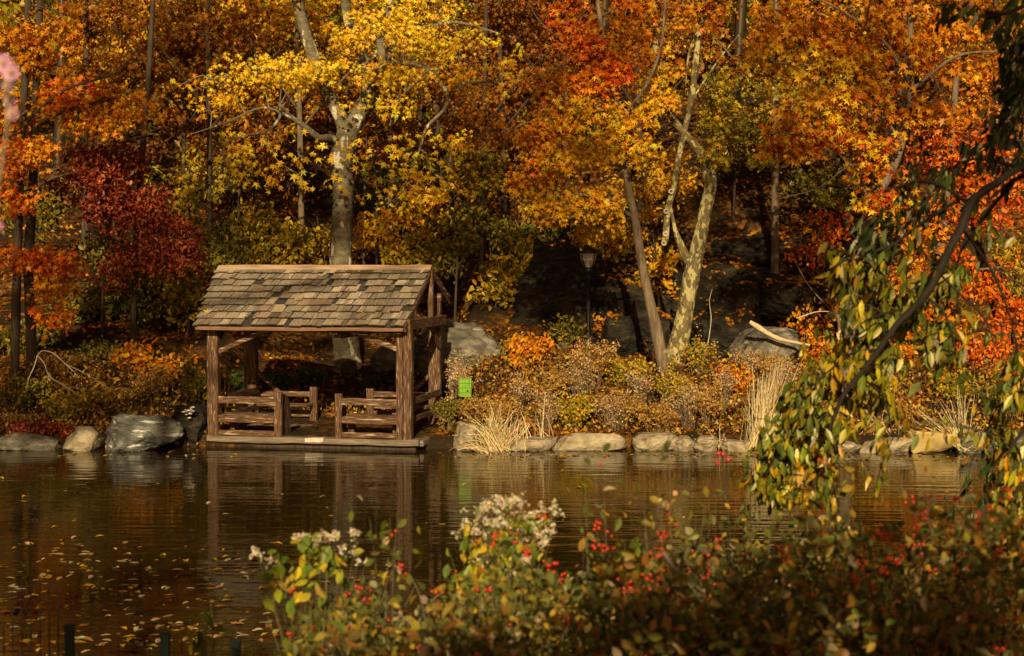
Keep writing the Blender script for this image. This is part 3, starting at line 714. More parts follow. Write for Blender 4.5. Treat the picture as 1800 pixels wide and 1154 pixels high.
# -- the big yellow sycamore behind the shelter
def crook(pts, r0, r1):
    n = len(pts); return [(p[0], p[1], r0 + (r1 - r0) * i_ / (n - 1), (p[2] if len(p) > 2 else 0)) for i_, p in enumerate(pts)]
tree('sycamore', 'tall pale barked sycamore with bright yellow leaves rising behind the shelter roof', 'tree', 42.0,
     [(612, 640, 25), (604, 560, 22), (600, 470, 20), (601, 400, 19), (603, 330, 18), (600, 280, 19), (612, 235, 20)],
     [[(612, 245, 17), (598, 205, 13), (575, 160, 11), (551, 100, 11), (532, 40, 11), (515, -40, 10), (500, -160, 8)],
      [(608, 250, 16), (628, 205, 16), (648, 165, 14), (640, 110, 10), (620, 60, 9), (606, 0, 9), (600, -140, 7)],
      [(640, 180, 12), (655, 130, 9, -.3), (672, 112, 8, -.5), (668, 60, 7, -.3), (690, 0, 7), (700, -120, 5)],
      crook([(660, 125), (690, 110, -.6), (735, 115, -1), (752, 122, -1), (775, 150, -1.1), (786, 165, -1.2), (783, 190, -1.2), (750, 225, -1.3), (738, 262, -1.3), (722, 300, -1.3), (705, 340, -1.2), (680, 360, -1.2)], 5, 1.3),
      crook([(752, 122, -1), (725, 150, -1.1), (700, 175, -1.2)], 3.5, 1.5), crook([(783, 158, -1.1), (815, 147, -1.1), (850, 145, -1), (905, 140, -.8)], 3.5, 1),
      crook([(738, 262, -1.3), (750, 275, -1.3), (755, 300, -1.2), (785, 320, -1.1), (800, 345, -1)], 2.2, .9),
      crook([(600, 250), (580, 243, -.4), (560, 242, -.8), (535, 222, -1), (510, 205, -1.2)], 8, 4),
      crook([(512, 206, -1.2), (492, 185, -1.4), (492, 205, -1.4), (478, 225, -1.5), (462, 232, -1.5), (430, 240, -1.6), (400, 250, -1.6), (392, 275, -1.7), (405, 303, -1.7), (398, 335, -1.7)], 3, 1),
      crook([(462, 232, -1.5), (478, 262, -1.5), (490, 285, -1.5), (530, 310, -1.4)], 2.4, .9), crook([(510, 205, -1.2), (460, 190, -1.4), (400, 215, -1.5), (340, 235, -1.6)], 3, 1),
      crook([(551, 105), (500, 110, -.5), (440, 130, -.8), (370, 140, -1)], 5, 1.5), crook([(640, 110), (720, 60, -.5), (800, 40, -.8), (880, 60, -1)], 5, 1.5)],
     [(470, 130, 130, 30, 26, 'yellow', -1), (390, 165, 90, 30, 15, 'gold', -1), (550, 125, 75, 26, 10, 'yellow', -.8), (680, 60, 90, 40, 24, 'yellow', -.5), (770, 70, 90, 50, 22, 'yellow', -.8), (700, 130, 90, 40, 20, 'yellow', -.8),
      (660, 185, 70, 16, 5, 'yellow', -1.2), (800, 140, 80, 30, 8, 'gold', -1), (700, 0, 150, 40, 20, 'yellow'), (600, 60, 80, 40, 8, 'gold', 1.2), (520, -60, 150, 50, 20, 'gold'), (430, -20, 90, 40, 4, 'gold')],
     'bark_pale', .150, 'star', 36, srad=.42, rough=.07)
def sparse(name_root, pts, pal, size, tpl='ovate', n=3):
    lv = MB()
    for (px, py, Y) in pts:
        c = V(px, py, Y); k = R.integers(1, n + 1)
        leaves(lv, c + R.normal(0, .09, (k, 3)), size, colors(pal, k), tpl, brand=.6)
    o = part(lv, 'crown', M['leaf'], name_root); o['label'] = 'scattered single yellow leaves on the lower drooping twigs'
syc = [o for o in bpy.data.objects if o.name == 'sycamore'][0]
pts = [(R.uniform(385, 540), R.uniform(230, 330), 40.4) for _ in range(95)] + [(R.uniform(540, 700), R.uniform(240, 350), 40.7) for _ in range(45)] + [(R.uniform(690, 835), R.uniform(230, 350), 40.7) for _ in range(130)] + [(R.uniform(840, 920), R.uniform(60, 170), 40.9) for _ in range(30)]
sparse(syc, pts, 'yellow', .20, 'star')
# burl on the trunk
mb = MB(); c = V(613, 650, 41.25)
th = np.linspace(0, 2 * math.pi, 18)[:-1]
ringo = [c + np.array([.17 * math.cos(a), 0, .20 * math.sin(a)]) for a in th]
tube(mb, ringo + [ringo[0]], .055, 7, 3, .2)
tube(mb, [c + [0, .10, 0], c + [0, -.01, 0]], [.13, .12], 10, 1)
part(mb, 'burl', M['bark_dark'], syc)

# -- leaning orange maple and mottled sycamore on the right bank
tree('maple', 'slim leaning trunk with a broad orange crown left of the mottled sycamore', 'tree', 37.0,
     [(1165, 645, 10), (1156, 590, 11), (1141, 525, 9), (1126, 450, 8), (1117, 390, 7.5), (1100, 300, 6.2), (1092, 220, 5.5), (1070, 120, 5), (1050, 0, 4), (1040, -120, 3)],
     [crook([(1096, 300), (1060, 250, -.5), (1000, 210, -.8), (930, 215, -1), (860, 250, -1.2)], 4, 1.5), crook([(1085, 220), (1130, 160, -.5), (1160, 90, -.5), (1170, 0)], 4, 2), crook([(1110, 380), (1060, 350, -.6), (990, 340, -.8), (930, 350, -1)], 3.5, 1.2),
      crook([(1065, 120), (1000, 80, -.4), (950, 40, -.5)], 3, 1)],
     [(1000, 65, 60, 50, 15, 'redorange', -.5), (1060, 130, 60, 35, 15, 'redorange', -.6), (1110, 70, 70, 60, 18, 'orange'), (1010, 150, 70, 40, 14, 'orange', -.6), (960, 235, 70, 30, 14, 'orange', -1.), (1050, 215, 95, 40, 24, 'gold', -.9), (1120, 250, 60, 36, 12, 'gold', -.6),
      (1010, 275, 80, 26, 18, 'gold', -1.1), (960, 360, 60, 30, 14, 'gold', -.9), (1035, 355, 45, 34, 11, 'gold', -.6), (1050, 400, 45, 20, 6, 'gold', .6), (920, 300, 60, 20, 8, 'orange', -1), (1140, 190, 60, 50, 14, 'gold', -.3), (1020, -30, 120, 50, 16, 'redorange'), (870, 240, 50, 26, 7, 'amber', -1)],
     'bark_brown', .160, 'star', 40, srad=.38)
tree('sycamore', 'mottled cream and brown sycamore trunk forking beside the dark ledges', 'tree', 37.6,
     [(1184, 645, 26), (1194, 605, 19), (1205, 545, 15), (1216, 480, 15), (1230, 420, 12.5), (1240, 370, 11.5), (1249, 318, 11), (1240, 285, 9), (1222, 258, 7.5), (1200, 235, 7)],
     [[(1167, 431, 5.5), (1170, 415, 6.5), (1174, 370, 6), (1184, 330, 6), (1196, 265, 5.6), (1214, 180, 6), (1222, 120, 6), (1230, 50, 5.5), (1246, -10, 5), (1260, -120, 4)],
      [(1220, 476, 12), (1206, 452, 9), (1194, 425, 6.5), (1186, 400, 4), (1176, 350, 2)],
      [(1246, 328, 10), (1236, 275, 8), (1205, 238, 6.5), (1172, 190, 6.5), (1155, 120, 6), (1150, 40, 5), (1145, -60, 4)],
      crook([(1230, 50), (1212, 90), (1205, 150)], 3, 1), crook([(1214, 180), (1260, 110), (1300, 60)], 2.4, .8)],
     [(1200, -60, 160, 50, 18, 'gold'), (1190, 80, 60, 40, 6, 'gold', .5), (1290, 190, 90, 45, 14, 'olivegold', .8), (1330, 110, 70, 40, 10, 'amber', .8), (1245, 240, 60, 30, 5, 'olivegold', 1), (1255, 265, 34, 22, 4, 'olivegold', -.5), (1150, 150, 50, 40, 9, 'gold', -.4), (1215, 20, 60, 30, 8, 'orange', -.4)],
     'bark_mottled', .150, 'star', 38, srad=.42)
# knots on the mottled fork
sm = [o for o in bpy.data.objects if o.name.startswith('sycamore') and o.type == 'EMPTY'][-1]
for (kx, ky) in ((1168, 428), (1171, 412), (1172, 372), (1181, 337)):
    mb = MB(); c = V(kx - 1, ky, 37.48)
    tube(mb, [c + np.array([.05 * math.cos(a), 0, .05 * math.sin(a)]) for a in np.linspace(0, 6.28, 9)], .02, 5, 2)
    part(mb, 'knot', M['paletwig'], sm)

# -- right hand maples
tree('maple', 'large maple with layered star leaves in yellow orange and red at upper right', 'tree', 34.6,
     [(1487, 660, 11), (1492, 600, 10), (1498, 520, 9.5), (1510, 440, 9), (1530, 360, 8.5), (1562, 310, 8), (1585, 250, 7), (1600, 160, 6), (1600, 40, 5), (1600, -100, 4)],
     [crook([(1530, 360), (1500, 300, -.5), (1450, 250, -.8), (1400, 250, -1), (1350, 290, -1.2)], 4, 1.2), crook([(1585, 250), (1520, 170, -.5), (1440, 120, -.8), (1360, 110, -1)], 4, 1.2),
      crook([(1600, 160), (1560, 80, -.3), (1480, 20, -.5), (1400, -20)], 4, 1.5), crook([(1600, 160), (1680, 100, -.4), (1760, 90, -.6)], 4, 1.5), crook([(1562, 310), (1500, 290, -1), (1440, 330, -1.2), (1370, 350, -1.3)], 2, .6)],
     [(1440, 235, 95, 42, 30, 'fire', -1), (1400, 265, 50, 20, 7, 'fire', -1.1), (1530, 270, 60, 50, 12, 'fire', -.8), (1420, 110, 100, 36, 20, 'gold', -.8), (1390, 70, 90, 30, 14, 'orange', -.6), (1520, 90, 110, 50, 24, 'orange', -.4),
      (1480, 20, 150, 40, 22, 'orange'), (1640, 90, 100, 60, 22, 'orange'), (1620, 200, 70, 40, 12, 'orange', -.4), (1450, 170, 90, 22, 10, 'gold', -.9), (1540, 170, 70, 30, 8, 'orange', -.8), (1560, 370, 45, 30, 7, 'fire', -.5), (1600, -70, 220, 50, 26, 'orange')],
     'bark_brown', .180, 'star', 30, srad=.37)
tree('maple', 'red orange maple glowing behind the hanging green branch at right', 'tree', 37.4,
     [(1640, 655, 16), (1640, 600, 12), (1645, 520, 9), (1655, 420, 8), (1668, 300, 7), (1680, 150, 6), (1690, 0, 4)],
     [crook([(1655, 420), (1700, 350), (1760, 300)], 4, 1.5), crook([(1668, 300), (1620, 240), (1580, 200)], 3, 1), crook([(1645, 520), (1700, 480), (1760, 470)], 4, 1.5)],
     [(1690, 250, 90, 60, 26, 'redorange'), (1760, 330, 70, 70, 22, 'redorange'), (1680, 370, 80, 50, 22, 'redorange'), (1610, 420, 60, 50, 14, 'orange'), (1700, 480, 90, 50, 20, 'redorange'), (1760, 540, 60, 50, 14, 'redorange'), (1600, 500, 60, 40, 10, 'orange'), (1650, 560, 60, 30, 9, 'orange'),
      (1720, 120, 100, 60, 22, 'orange'), (1700, 10, 140, 60, 22, 'orange'), (1820, 200, 60, 120, 16, 'orange')],
     'bark_brown', .125, 'ovate', 52, srad=.36)
tree('maple', 'small scarlet leaved sapling in front of the dark upper ledges', 'tree', 39.5,
     [(1478, 640, 3.4), (1474, 560, 3), (1462, 480, 2.6), (1440, 400, 2)], [crook([(1474, 560), (1420, 500), (1390, 440)], 1.6, .6), crook([(1462, 480), (1500, 430), (1520, 400)], 1.4, .6)],
     [(1440, 385, 55, 22, 7, 'redorange'), (1470, 420, 60, 25, 8, 'redorange'), (1410, 450, 40, 20, 4, 'redorange'), (1450, 560, 50, 28, 6, 'orange'), (1440, 610, 50, 22, 6, 'orange')],
     'bark_brown', .13, 'ovate', 26, srad=.36)

# -- left hand trees
tree('maple', 'orange maple with twin dark trunks at the left edge, first trunk from the edge', 'tree', 36.6,
     [(26, 655, 8), (28, 560, 8), (30, 470, 7.5), (34, 360, 7), (40, 220, 6.5), (46, 80, 6), (52, -60, 5)],
     [crook([(34, 360), (80, 320, -.4), (140, 300, -.6)], 3, 1), crook([(40, 220), (110, 160, -.4), (200, 130, -.5), (240, 90, -.5)], 3, 1), crook([(30, 470), (80, 440, -.5), (130, 450, -.8)], 3, 1)],
     [(20, 60, 60, 70, 18, 'orange'), (90, 60, 60, 50, 12, 'orange'), (30, 190, 60, 40, 12, 'orange'), (30, 260, 55, 30, 12, 'redorange', -.4), (20, 330, 40, 40, 9, 'redorange', -.4), (60, 265, 40, 22, 7, 'orange', -.5), (40, -60, 140, 60, 18, 'orange')],
     'bark_dark', .155, 'star', 40, srad=.36)
tree('maple', 'second dark trunk from the left edge with a bright red orange spray at its middle', 'tree', 36.9,
     [(56, 655, 10), (54, 560, 9), (50, 470, 8.5), (56, 360, 8), (62, 220, 7), (66, 90, 6), (76, -60, 5)],
     [crook([(50, 470), (85, 435, -.8), (120, 440, -1.2), (155, 462, -1.4)], 3, 1), crook([(62, 220), (130, 190, -.6), (220, 170, -1)], 3.5, 1)],
     [(40, 455, 60, 22, 12, 'redorange', -1), (105, 462, 50, 16, 11, 'redorange', -1.3), (85, 505, 40, 30, 9, 'orange', -1), (95, 555, 28, 18, 5, 'redorange', -.9), (150, 165, 90, 24, 15, 'redorange', -.6), (210, 190, 70, 30, 12, 'orange', -.6), (150, 215, 70, 24, 9, 'orange', -.6), (90, 120, 60, 30, 6, 'orange')],
     'bark_dark', .155, 'star', 40, srad=.36)
tree('oak', 'maroon leaved tree hanging low left of the shelter roof', 'tree', 39.0,
     [(232, 640, 6), (236, 520, 5.5), (240, 400, 5.5), (252, 250, 5.5), (262, 120, 5), (270, -20, 4)],
     [crook([(240, 400), (190, 330, -.6), (120, 300, -1)], 4, 1.4), crook([(240, 380), (300, 400, -.6), (350, 440, -1)], 4, 1.4)],
     [(200, 285, 70, 26, 20, 'maroon', -1), (160, 320, 75, 32, 24, 'maroon', -1), (210, 365, 95, 35, 30, 'maroon', -1), (280, 410, 70, 30, 20, 'maroon', -1), (320, 450, 50, 22, 12, 'maroon', -1.2), (250, 455, 50, 24, 10, 'maroon', -.8), (205, 480, 28, 30, 6, 'maroon', -.8)],
     'bark_dark', .115, 'ovate', 52, srad=.50)

# -- thinner trees standing further back
BT = [
 (318, 47, 4.0, 610, 'slender straight grey trunk amid dark foliage left of the shelter', [(300, 40, 110, 60, 18, 'brown'), (240, 110, 100, 50, 14, 'amber')], 'bark_dark'),
 (371, 45, 5.0, 640, 'thin dark trunk ending behind the left roof edge', [(350, 60, 110, 60, 18, 'amber'), (420, 30, 90, 50, 12, 'amber')], 'bark_dark'),
 (452, 48, 4.0, 600, 'thin trunk above the left half of the roof', [(450, 60, 100, 60, 18, 'amber'), (430, 400, 60, 50, 8, 'olivegold')], 'bark_dark'),
 (533, 47, 6.0, 600, 'medium straight trunk directly left of the pale sycamore', [(540, 20, 110, 60, 18, 'gold'), (560, 130, 60, 50, 6, 'amber')], 'bark_brown'),
 (688, 46, 5.0, 600, 'leaning thin trunk right of the pale sycamore', [(720, 200, 90, 60, 10, 'amber'), (700, 250, 90, 40, 6, 'amber')], 'bark_brown'),
 (845, 46, 4.5, 590, 'thin dark trunk above the big rounded boulder', [(830, 210, 80, 60, 14, 'amber'), (840, 300, 70, 60, 12, 'olivegold'), (800, 400, 60, 40, 6, 'olive')], 'bark_dark'),
 (1000, 50, 5.0, 560, 'dark trunk hidden behind the orange maple crown', [(960, 20, 110, 60, 18, 'brown'), (900, 100, 90, 60, 12, 'amber')], 'bark_dark'),
 (1362, 45.5, 7.0, 500, 'slim straight trunk standing on the dark upper ledge', [(1330, 150, 100, 60, 16, 'olivegold'), (1340, 240, 90, 50, 10, 'olive'), (1380, 50, 120, 60, 14, 'amber')], 'bark_brown'),
 (1490, 44, 6.5, 520, 'dim trunk behind the large upper right maple', [(1480, 330, 80, 40, 9, 'olive'), (1520, 200, 100, 60, 12, 'amber')], 'bark_dark'),
 (1594, 43, 8.0, 560, 'stout shaded trunk right of the large maple', [(1600, 20, 120, 70, 14, 'amber'), (1590, 320, 60, 50, 6, 'amber')], 'bark_dark'),
 (150, 49, 7.5, 600, 'broad dark trunk showing through the upper left leaves', [(150, 20, 130, 50, 16, 'amber'), (180, 90, 90, 40, 8, 'brown')], 'bark_dark'),
 (890, 49, 6.0, 560, 'dim trunk left of the grey trunk top', [(880, 30, 100, 50, 12, 'amber')], 'bark_dark'),
 (1130, 50, 7.0, 560, 'dark trunk behind the orange crown at top centre', [(1150, 60, 100, 70, 14, 'amber'), (1160, 330, 70, 60, 12, 'gold')], 'bark_dark'),
 (1760, 45, 8.0, 560, 'shaded trunk by the right edge behind red leaves', [(1750, 60, 120, 80, 14, 'amber')], 'bark_dark'),
 (410, 50, 4.0, 590, 'thin trunk farthest back above the roof left end', [(400, 200, 90, 60, 12, 'amber'), (390, 300, 70, 60, 8, 'olive')], 'bark_dark'),
 (770, 51, 5.0, 570, 'thin dark trunk behind the right end of the roof', [(760, 160, 90, 60, 10, 'amber'), (740, 330, 70, 50, 8, 'olive')], 'bark_dark'),
]
for (px, Y, r, yb, lab, bl, bk) in BT:
    d = random.uniform(-14, 14)
    tree('tree', lab, 'tree', Y, [(px, yb, r * 1.1), (px + d * .2, (yb + 300) / 2, r), (px + d * .5, 250, r * .9), (px + d, 60, r * .75), (px + d * 1.5, -150, r * .55), (px + d * 2, -330, r * .3)],
         [crook([(px + d * .5, 230), (px + 60, 150, -.5), (px + 120, 90, -1)], r * .45, 1), crook([(px + d * .5, 200), (px - 60, 120, -.5), (px - 110, 60, -1)], r * .45, 1)],
         bl + [(px, -150, 130, 110, 22, bl[0][5]), (px, 120, 120, 110, 12, bl[0][5], .8)], bk, .17, 'star', 60, 'slim trees in the wood behind the shelter', srad=.62, twigs=.3)

# -- understory saplings and tall shrubs
US = [
 (70, 44, 90, 50, 360, 'olive', 26, 'dim olive bush between the twin dark trunks halfway up'),
 (330, 45, 90, 60, 330, 'olivegold', 26, 'yellow green bush beyond the maroon crown'),
 (420, 46, 90, 50, 250, 'amber', 24, 'amber bush behind the left drooping twigs'),
 (60, 40, 70, 50, 620, 'olive', 20, 'shaded sapling low behind the twin dark trunks'),
 (380, 42.5, 50, 60, 440, 'olive', 20, 'dark green sapling over the left roof corner'),
 (560, 45, 60, 50, 430, 'olivegold', 18, 'yellow green sapling just left of the pale trunk above the roof'),
 (900, 47, 90, 60, 440, 'olive', 26, 'deep olive bush between roof gable and lamp'),
 (1110, 46, 70, 60, 420, 'olive', 20, 'shaded olive bush right of the lamp head'),
 (760, 45, 60, 60, 360, 'gold', 18, 'golden bush under the right drooping sycamore twigs'),
 (200, 47, 90, 60, 250, 'brown', 24, 'brown bush in the shade at upper left'),
 (1400, 49, 110, 60, 230, 'brown', 26, 'brown bush high on the slope at right'),
 (980, 48, 110, 60, 300, 'brown', 24, 'brown bush behind the orange crown'),
 (250, 42, 60, 45, 530, 'olive', 26, 'olive green thicket between the twin trunks and the shelter'),
 (330, 41, 55, 70, 500, 'olivegold', 26, 'yellow green sapling touching the left roof edge'),
 (150, 42, 70, 60, 560, 'olive', 22, 'dim olive sapling behind the twin dark trunks'),
 (180, 40, 60, 40, 440, 'olive', 16, 'greenish sapling below the maroon leaves'),
 (470, 44, 65, 50, 420, 'olivegold', 22, 'yellow green sapling above the left half of the roof'),
 (660, 44, 55, 40, 410, 'gold', 18, 'yellow sapling just right of the sycamore trunk above the roof'),
 (730, 43.5, 50, 50, 440, 'olivegold', 14, 'olive sapling above the right end of the roof'),
 (800, 43, 50, 60, 430, 'olive', 14, 'dark olive sapling right of the roof gable'),
 (930, 44.5, 70, 50, 480, 'olivegold', 20, 'yellow green sapling left of the lamp'),
 (870, 43, 50, 50, 510, 'olivegold', 12, 'loose yellow sapling over the big boulder'),
 (1060, 43.8, 60, 45, 410, 'gold', 18, 'golden sapling right of the lamp head'),
 (1000, 47, 70, 40, 400, 'green', 18, 'dark green bush behind the lamp head'),
 (1150, 42.5, 55, 60, 470, 'gold', 16, 'golden sapling between leaning trunk and mottled sycamore'),
 (1170, 44, 50, 60, 330, 'gold', 18, 'bright golden sapling between the two leaning trunks higher up'),
 (660, 46, 70, 40, 330, 'green', 12, 'deep green bush right of the sycamore trunk'),
 (1440, 46, 70, 40, 320, 'olive', 14, 'dark olive bush below the large fiery maple'),
 (1780, 38, 40, 60, 470, 'olivegold', 14, 'yellow leaved sapling at the right edge'),
 (640, 50, 110, 60, 250, 'amber', 22, 'amber bush filling the wood behind the sycamore crown'),
 (850, 50, 110, 60, 380, 'brown', 22, 'brownish bush in the shade above the boulder'),
 (1290, 48, 70, 50, 250, 'olivegold', 20, 'olive yellow bush behind the mottled trunk top'),
 (450, 50, 110, 60, 330, 'amber', 22, 'amber thicket behind the drooping sycamore twigs'),
]
for (px, Y, rx, ry, py, pal, ns, lab) in US:
    yb = py + ry + 60
    tree('sapling', lab, 'sapling', Y, [(px, yb, 2.4), (px + 4, py, 1.6), (px - 3, py - ry, .8)],
         [crook([(px + 2, py + ry * .8), (px + rx * .5, py), (px + rx * .8, py - ry * .4)], 1.2, .4), crook([(px + 2, py + ry), (px - rx * .5, py + 5), (px - rx * .8, py - ry * .3)], 1.2, .4)],
         [(px, py, rx, ry, ns, pal)], 'bark_dark', .155, 'ovate', 40, 'saplings of the understory', srad=.42, twigs=.5)

# -- far wood, one mass
lv = MB(); n_sp = 3300
for _ in range(n_sp):
    Y = R.uniform(58, 92); px = R.uniform(-200, 2000)
    x = (px - 900) / F * Y; g = G(x, Y)
    z = g + .5 + (V(900, -60, Y)[2] - g) * R.random() ** .8
    q = V(px, 0, Y)[2]
    pyy = 465 - (z - 4) / Y * F
    if 55 < px < 125 and 138 < pyy < 172: continue
    if 695 < px < 730 and 60 < pyy < 95: continue
    pal = ('amber', 'brown', 'amber', 'olivegold', 'olive', 'gold')[int((math.sin(px * .011 + Y * .2) + math.sin(pyy * .013 + px * .004) + 2) / 4 * 5.99)]
    spray(lv, np.array([x, Y, z]), 34, .34, pal, 'tri', 1.25, .35)
mb = MB()
for _ in range(26):
    Y = R.uniform(57, 80); px = R.uniform(-50, 1850); x = (px - 900) / F * Y; g = G(x, Y)
    tube(lv, [[x, Y, g - .3], [x + R.normal(0, .3), Y, g + 6], [x + R.normal(0, .8), Y, g + 16]], [.24, .18, .08], 6, 2, .05, c=(.05, .035, .02), cap=False)
tag(lv.build('distant_woods', M['leaf']), 'dim amber and brown wood far up the slope', None, None, 'stuff')

# ------------------------------------------------------------------ litter
pts = []
n = 42000
Y = 33.6 + 27 * R.random(n) ** 1.15; x = (R.uniform(-60, 1860, n) - 900) / F * Y
z = ground(x, Y)
keep = (np.sin(x * 1.7 + Y * .9) + np.sin(Y * 2.3 - x * .6) + R.normal(0, .9, n) > -.6) & (z > .12)
lx = (x - P0[0]) * math.cos(AZ) - (Y - P0[1]) * math.sin(AZ); ly = (x - P0[0]) * math.sin(AZ) + (Y - P0[1]) * math.cos(AZ)
keep &= ~((lx > dl - .1) & (lx < dr + .15) & (ly < BACK + .1) & (ly > -1))
P = np.column_stack([x, Y, z + .03])[keep]
lv = MB()
pal = np.where(R.random(len(P)) < .22, 0, 1)
for k, pn in enumerate(('orange', 'brown')):
    q = P[pal == k]; leaves(lv, q, .15, colors(pn, len(q)), 'tri', (0, -.25, 1), .45, 0)
if ROCKTOPS:
    q = np.vstack(ROCKTOPS); leaves(lv, q, .16, colors('orange', len(q)), 'tri', (0, -.25, 1), .4, 0)
tag(lv.build('fallen_leaves', M['leaf']), 'orange and brown leaves littering the slope and ledges', None, None, 'stuff')
# leaves on deck
lv = MB(); q = [loc2w(R.uniform(dl + .2, dr - .2), R.uniform(.7, BACK), DECKZ + .012) for _ in range(150)]
leaves(lv, np.array(q), .10, colors('orange', len(q)), 'tri', (0, 0, 1), .2, 0)
tag(lv.build('deck_leaves', M['leaf']), 'orange leaves blown onto the shelter deck', None, None, 'stuff')

# floating leaves
pts = []
def fl(n, fx, fy):
    for _ in range(n):
        px, py = fx(), fy()
        pts.append(onwater(px, py))
fl(110, lambda: abs(R.normal(0, 230)), lambda: R.uniform(955, 1165))
fl(70, lambda: R.uniform(0, 620), lambda: R.triangular(930, 1060, 1160))
fl(60, lambda: R.uniform(0, 1750), lambda: R.uniform(800, 960))
fl(60, lambda: R.uniform(1180, 1330), lambda: R.normal(800, 2))
fl(45, lambda: R.uniform(770, 990), lambda: R.normal(803, 4))
fl(60, lambda: R.uniform(1450, 1750), lambda: R.normal(806, 3))
fl(60, lambda: R.uniform(960, 1330), lambda: R.normal(801, 1.5))
fl(25, lambda: R.uniform(100, 420), lambda: R.normal(800, 3))
for _ in range(24):
    c0 = onwater(abs(R.normal(0, 260)) + R.uniform(0, 120), R.uniform(960, 1130)); k = R.integers(4, 14)
    for _ in range(k): pts.append(c0 + np.array([R.normal(0, .5), R.normal(0, .10), 0]))
P = np.array(pts); P = P[(P[:, 1] < 33.1)]; P[:, 2] = .012
lv = MB(); half = R.random(len(P)) < .6
leaves(lv, P[half], .105, colors('drypale', half.sum()) * .8, 'ovate', (0, -.02, 1), .05, 0, .5)
leaves(lv, P[~half], .11, colors('gold', (~half).sum()) * .75, 'tri', (0, -.02, 1), .05, 0, .5)
tag(lv.build('floating_leaves', M['leaf']), 'pale and yellow leaves floating on the pond', None, None, 'stuff')

# ------------------------------------------------------------------ bank shrubs
def shrub(name, label, cat, px, Y, wpx, pytop, pal, size=.07, tpl='ovate', n=700, flower=None, nfl=0, stems=16, group='shrubs along the far bank', stemmat='twig', leafm='leaf', bottom=None, srad=1.0, lean=0.0, droop=.5, depth=None, fsize=.03, stemr=.006):
    x = (px - 900) / F * Y; g = G(x, Y) if bottom is None else bottom
    h = V(px, pytop, Y)[2] - g; h = max(h, .25)
    w = wpx / F * Y; dp = depth or w * .7
    root = empty(name, (x, Y, g), label, cat, group)
    st = MB(); tips = []
    for k in range(stems):
        a = R.uniform(0, 2 * math.pi); r = R.uniform(.25, 1)
        tx = x + math.cos(a) * r * w * .9 + lean * h; ty = Y + math.sin(a) * r * dp * .9; tz = g + h * R.uniform(.6, 1.0) * (1 - .35 * r * r)
        b = np.array([x + math.cos(a) * w * .25 * r, Y + math.sin(a) * dp * .25 * r, g - .08])
        m1 = b * .45 + np.array([tx, ty, tz]) * .55 + np.array([-math.cos(a) * w * .12, 0, h * .10])
        pth = smooth_path(np.array([b, m1, [tx, ty, tz]]), 4)
        tube(st, pth, np.linspace(stemr * 1.5, stemr * .45, len(pth)), 4, 1, 0, cap=False)
        tips.append(pth)
        for _ in range(3):
            s = pth[R.integers(3, len(pth) - 1)]; e = s + np.array([R.normal(0, w * .22), R.normal(0, dp * .2), abs(R.normal(0, h * .14)) + .03])
            tube(st, [s, (s + e) / 2 + [0, 0, .02], e], [stemr * .6, stemr * .5, stemr * .3], 3, 1, 0, cap=False)
            tips.append(np.array([s, (s + e) / 2, e]))
    part(st, 'stems', M[stemmat], root)
    lv = MB()
    if n:
        idx = R.integers(0, len(tips), n); C = []
        for i_ in idx:
            p = tips[i_]; t = R.random() ** (.6 if size > .05 else .4) * (len(p) - 1); k = min(int(t), len(p) - 2); q = p[k] * (1 - (t - k)) + p[k + 1] * (t - k)
            C.append(q)
        C = np.array(C) + R.normal(0, size * .75 * srad, (n, 3))
        C[:, 2] = np.maximum(C[:, 2], g + .02)
        leaves(lv, C, size, colors(pal, n), tpl, (-.1, -.6, .6), .9, droop)
        part(lv, 'foliage', M[leafm], root)
    if flower:
        fb = MB()
        for _ in range(nfl):
            p = tips[R.integers(0, len(tips))][-1] + R.normal(0, .05, 3)
            k = R.integers(5, 11)
            leaves(fb, p + R.normal(0, fsize * 1.1, (k, 3)), fsize, colors(flower, k), 'round', (0, -.5, .5), 1, 0)
        part(fb, 'seed_flower_heads', M['dryleaf'], root)  # tufts at the stem tips, dry seed heads on the bank plants
    return root, tips

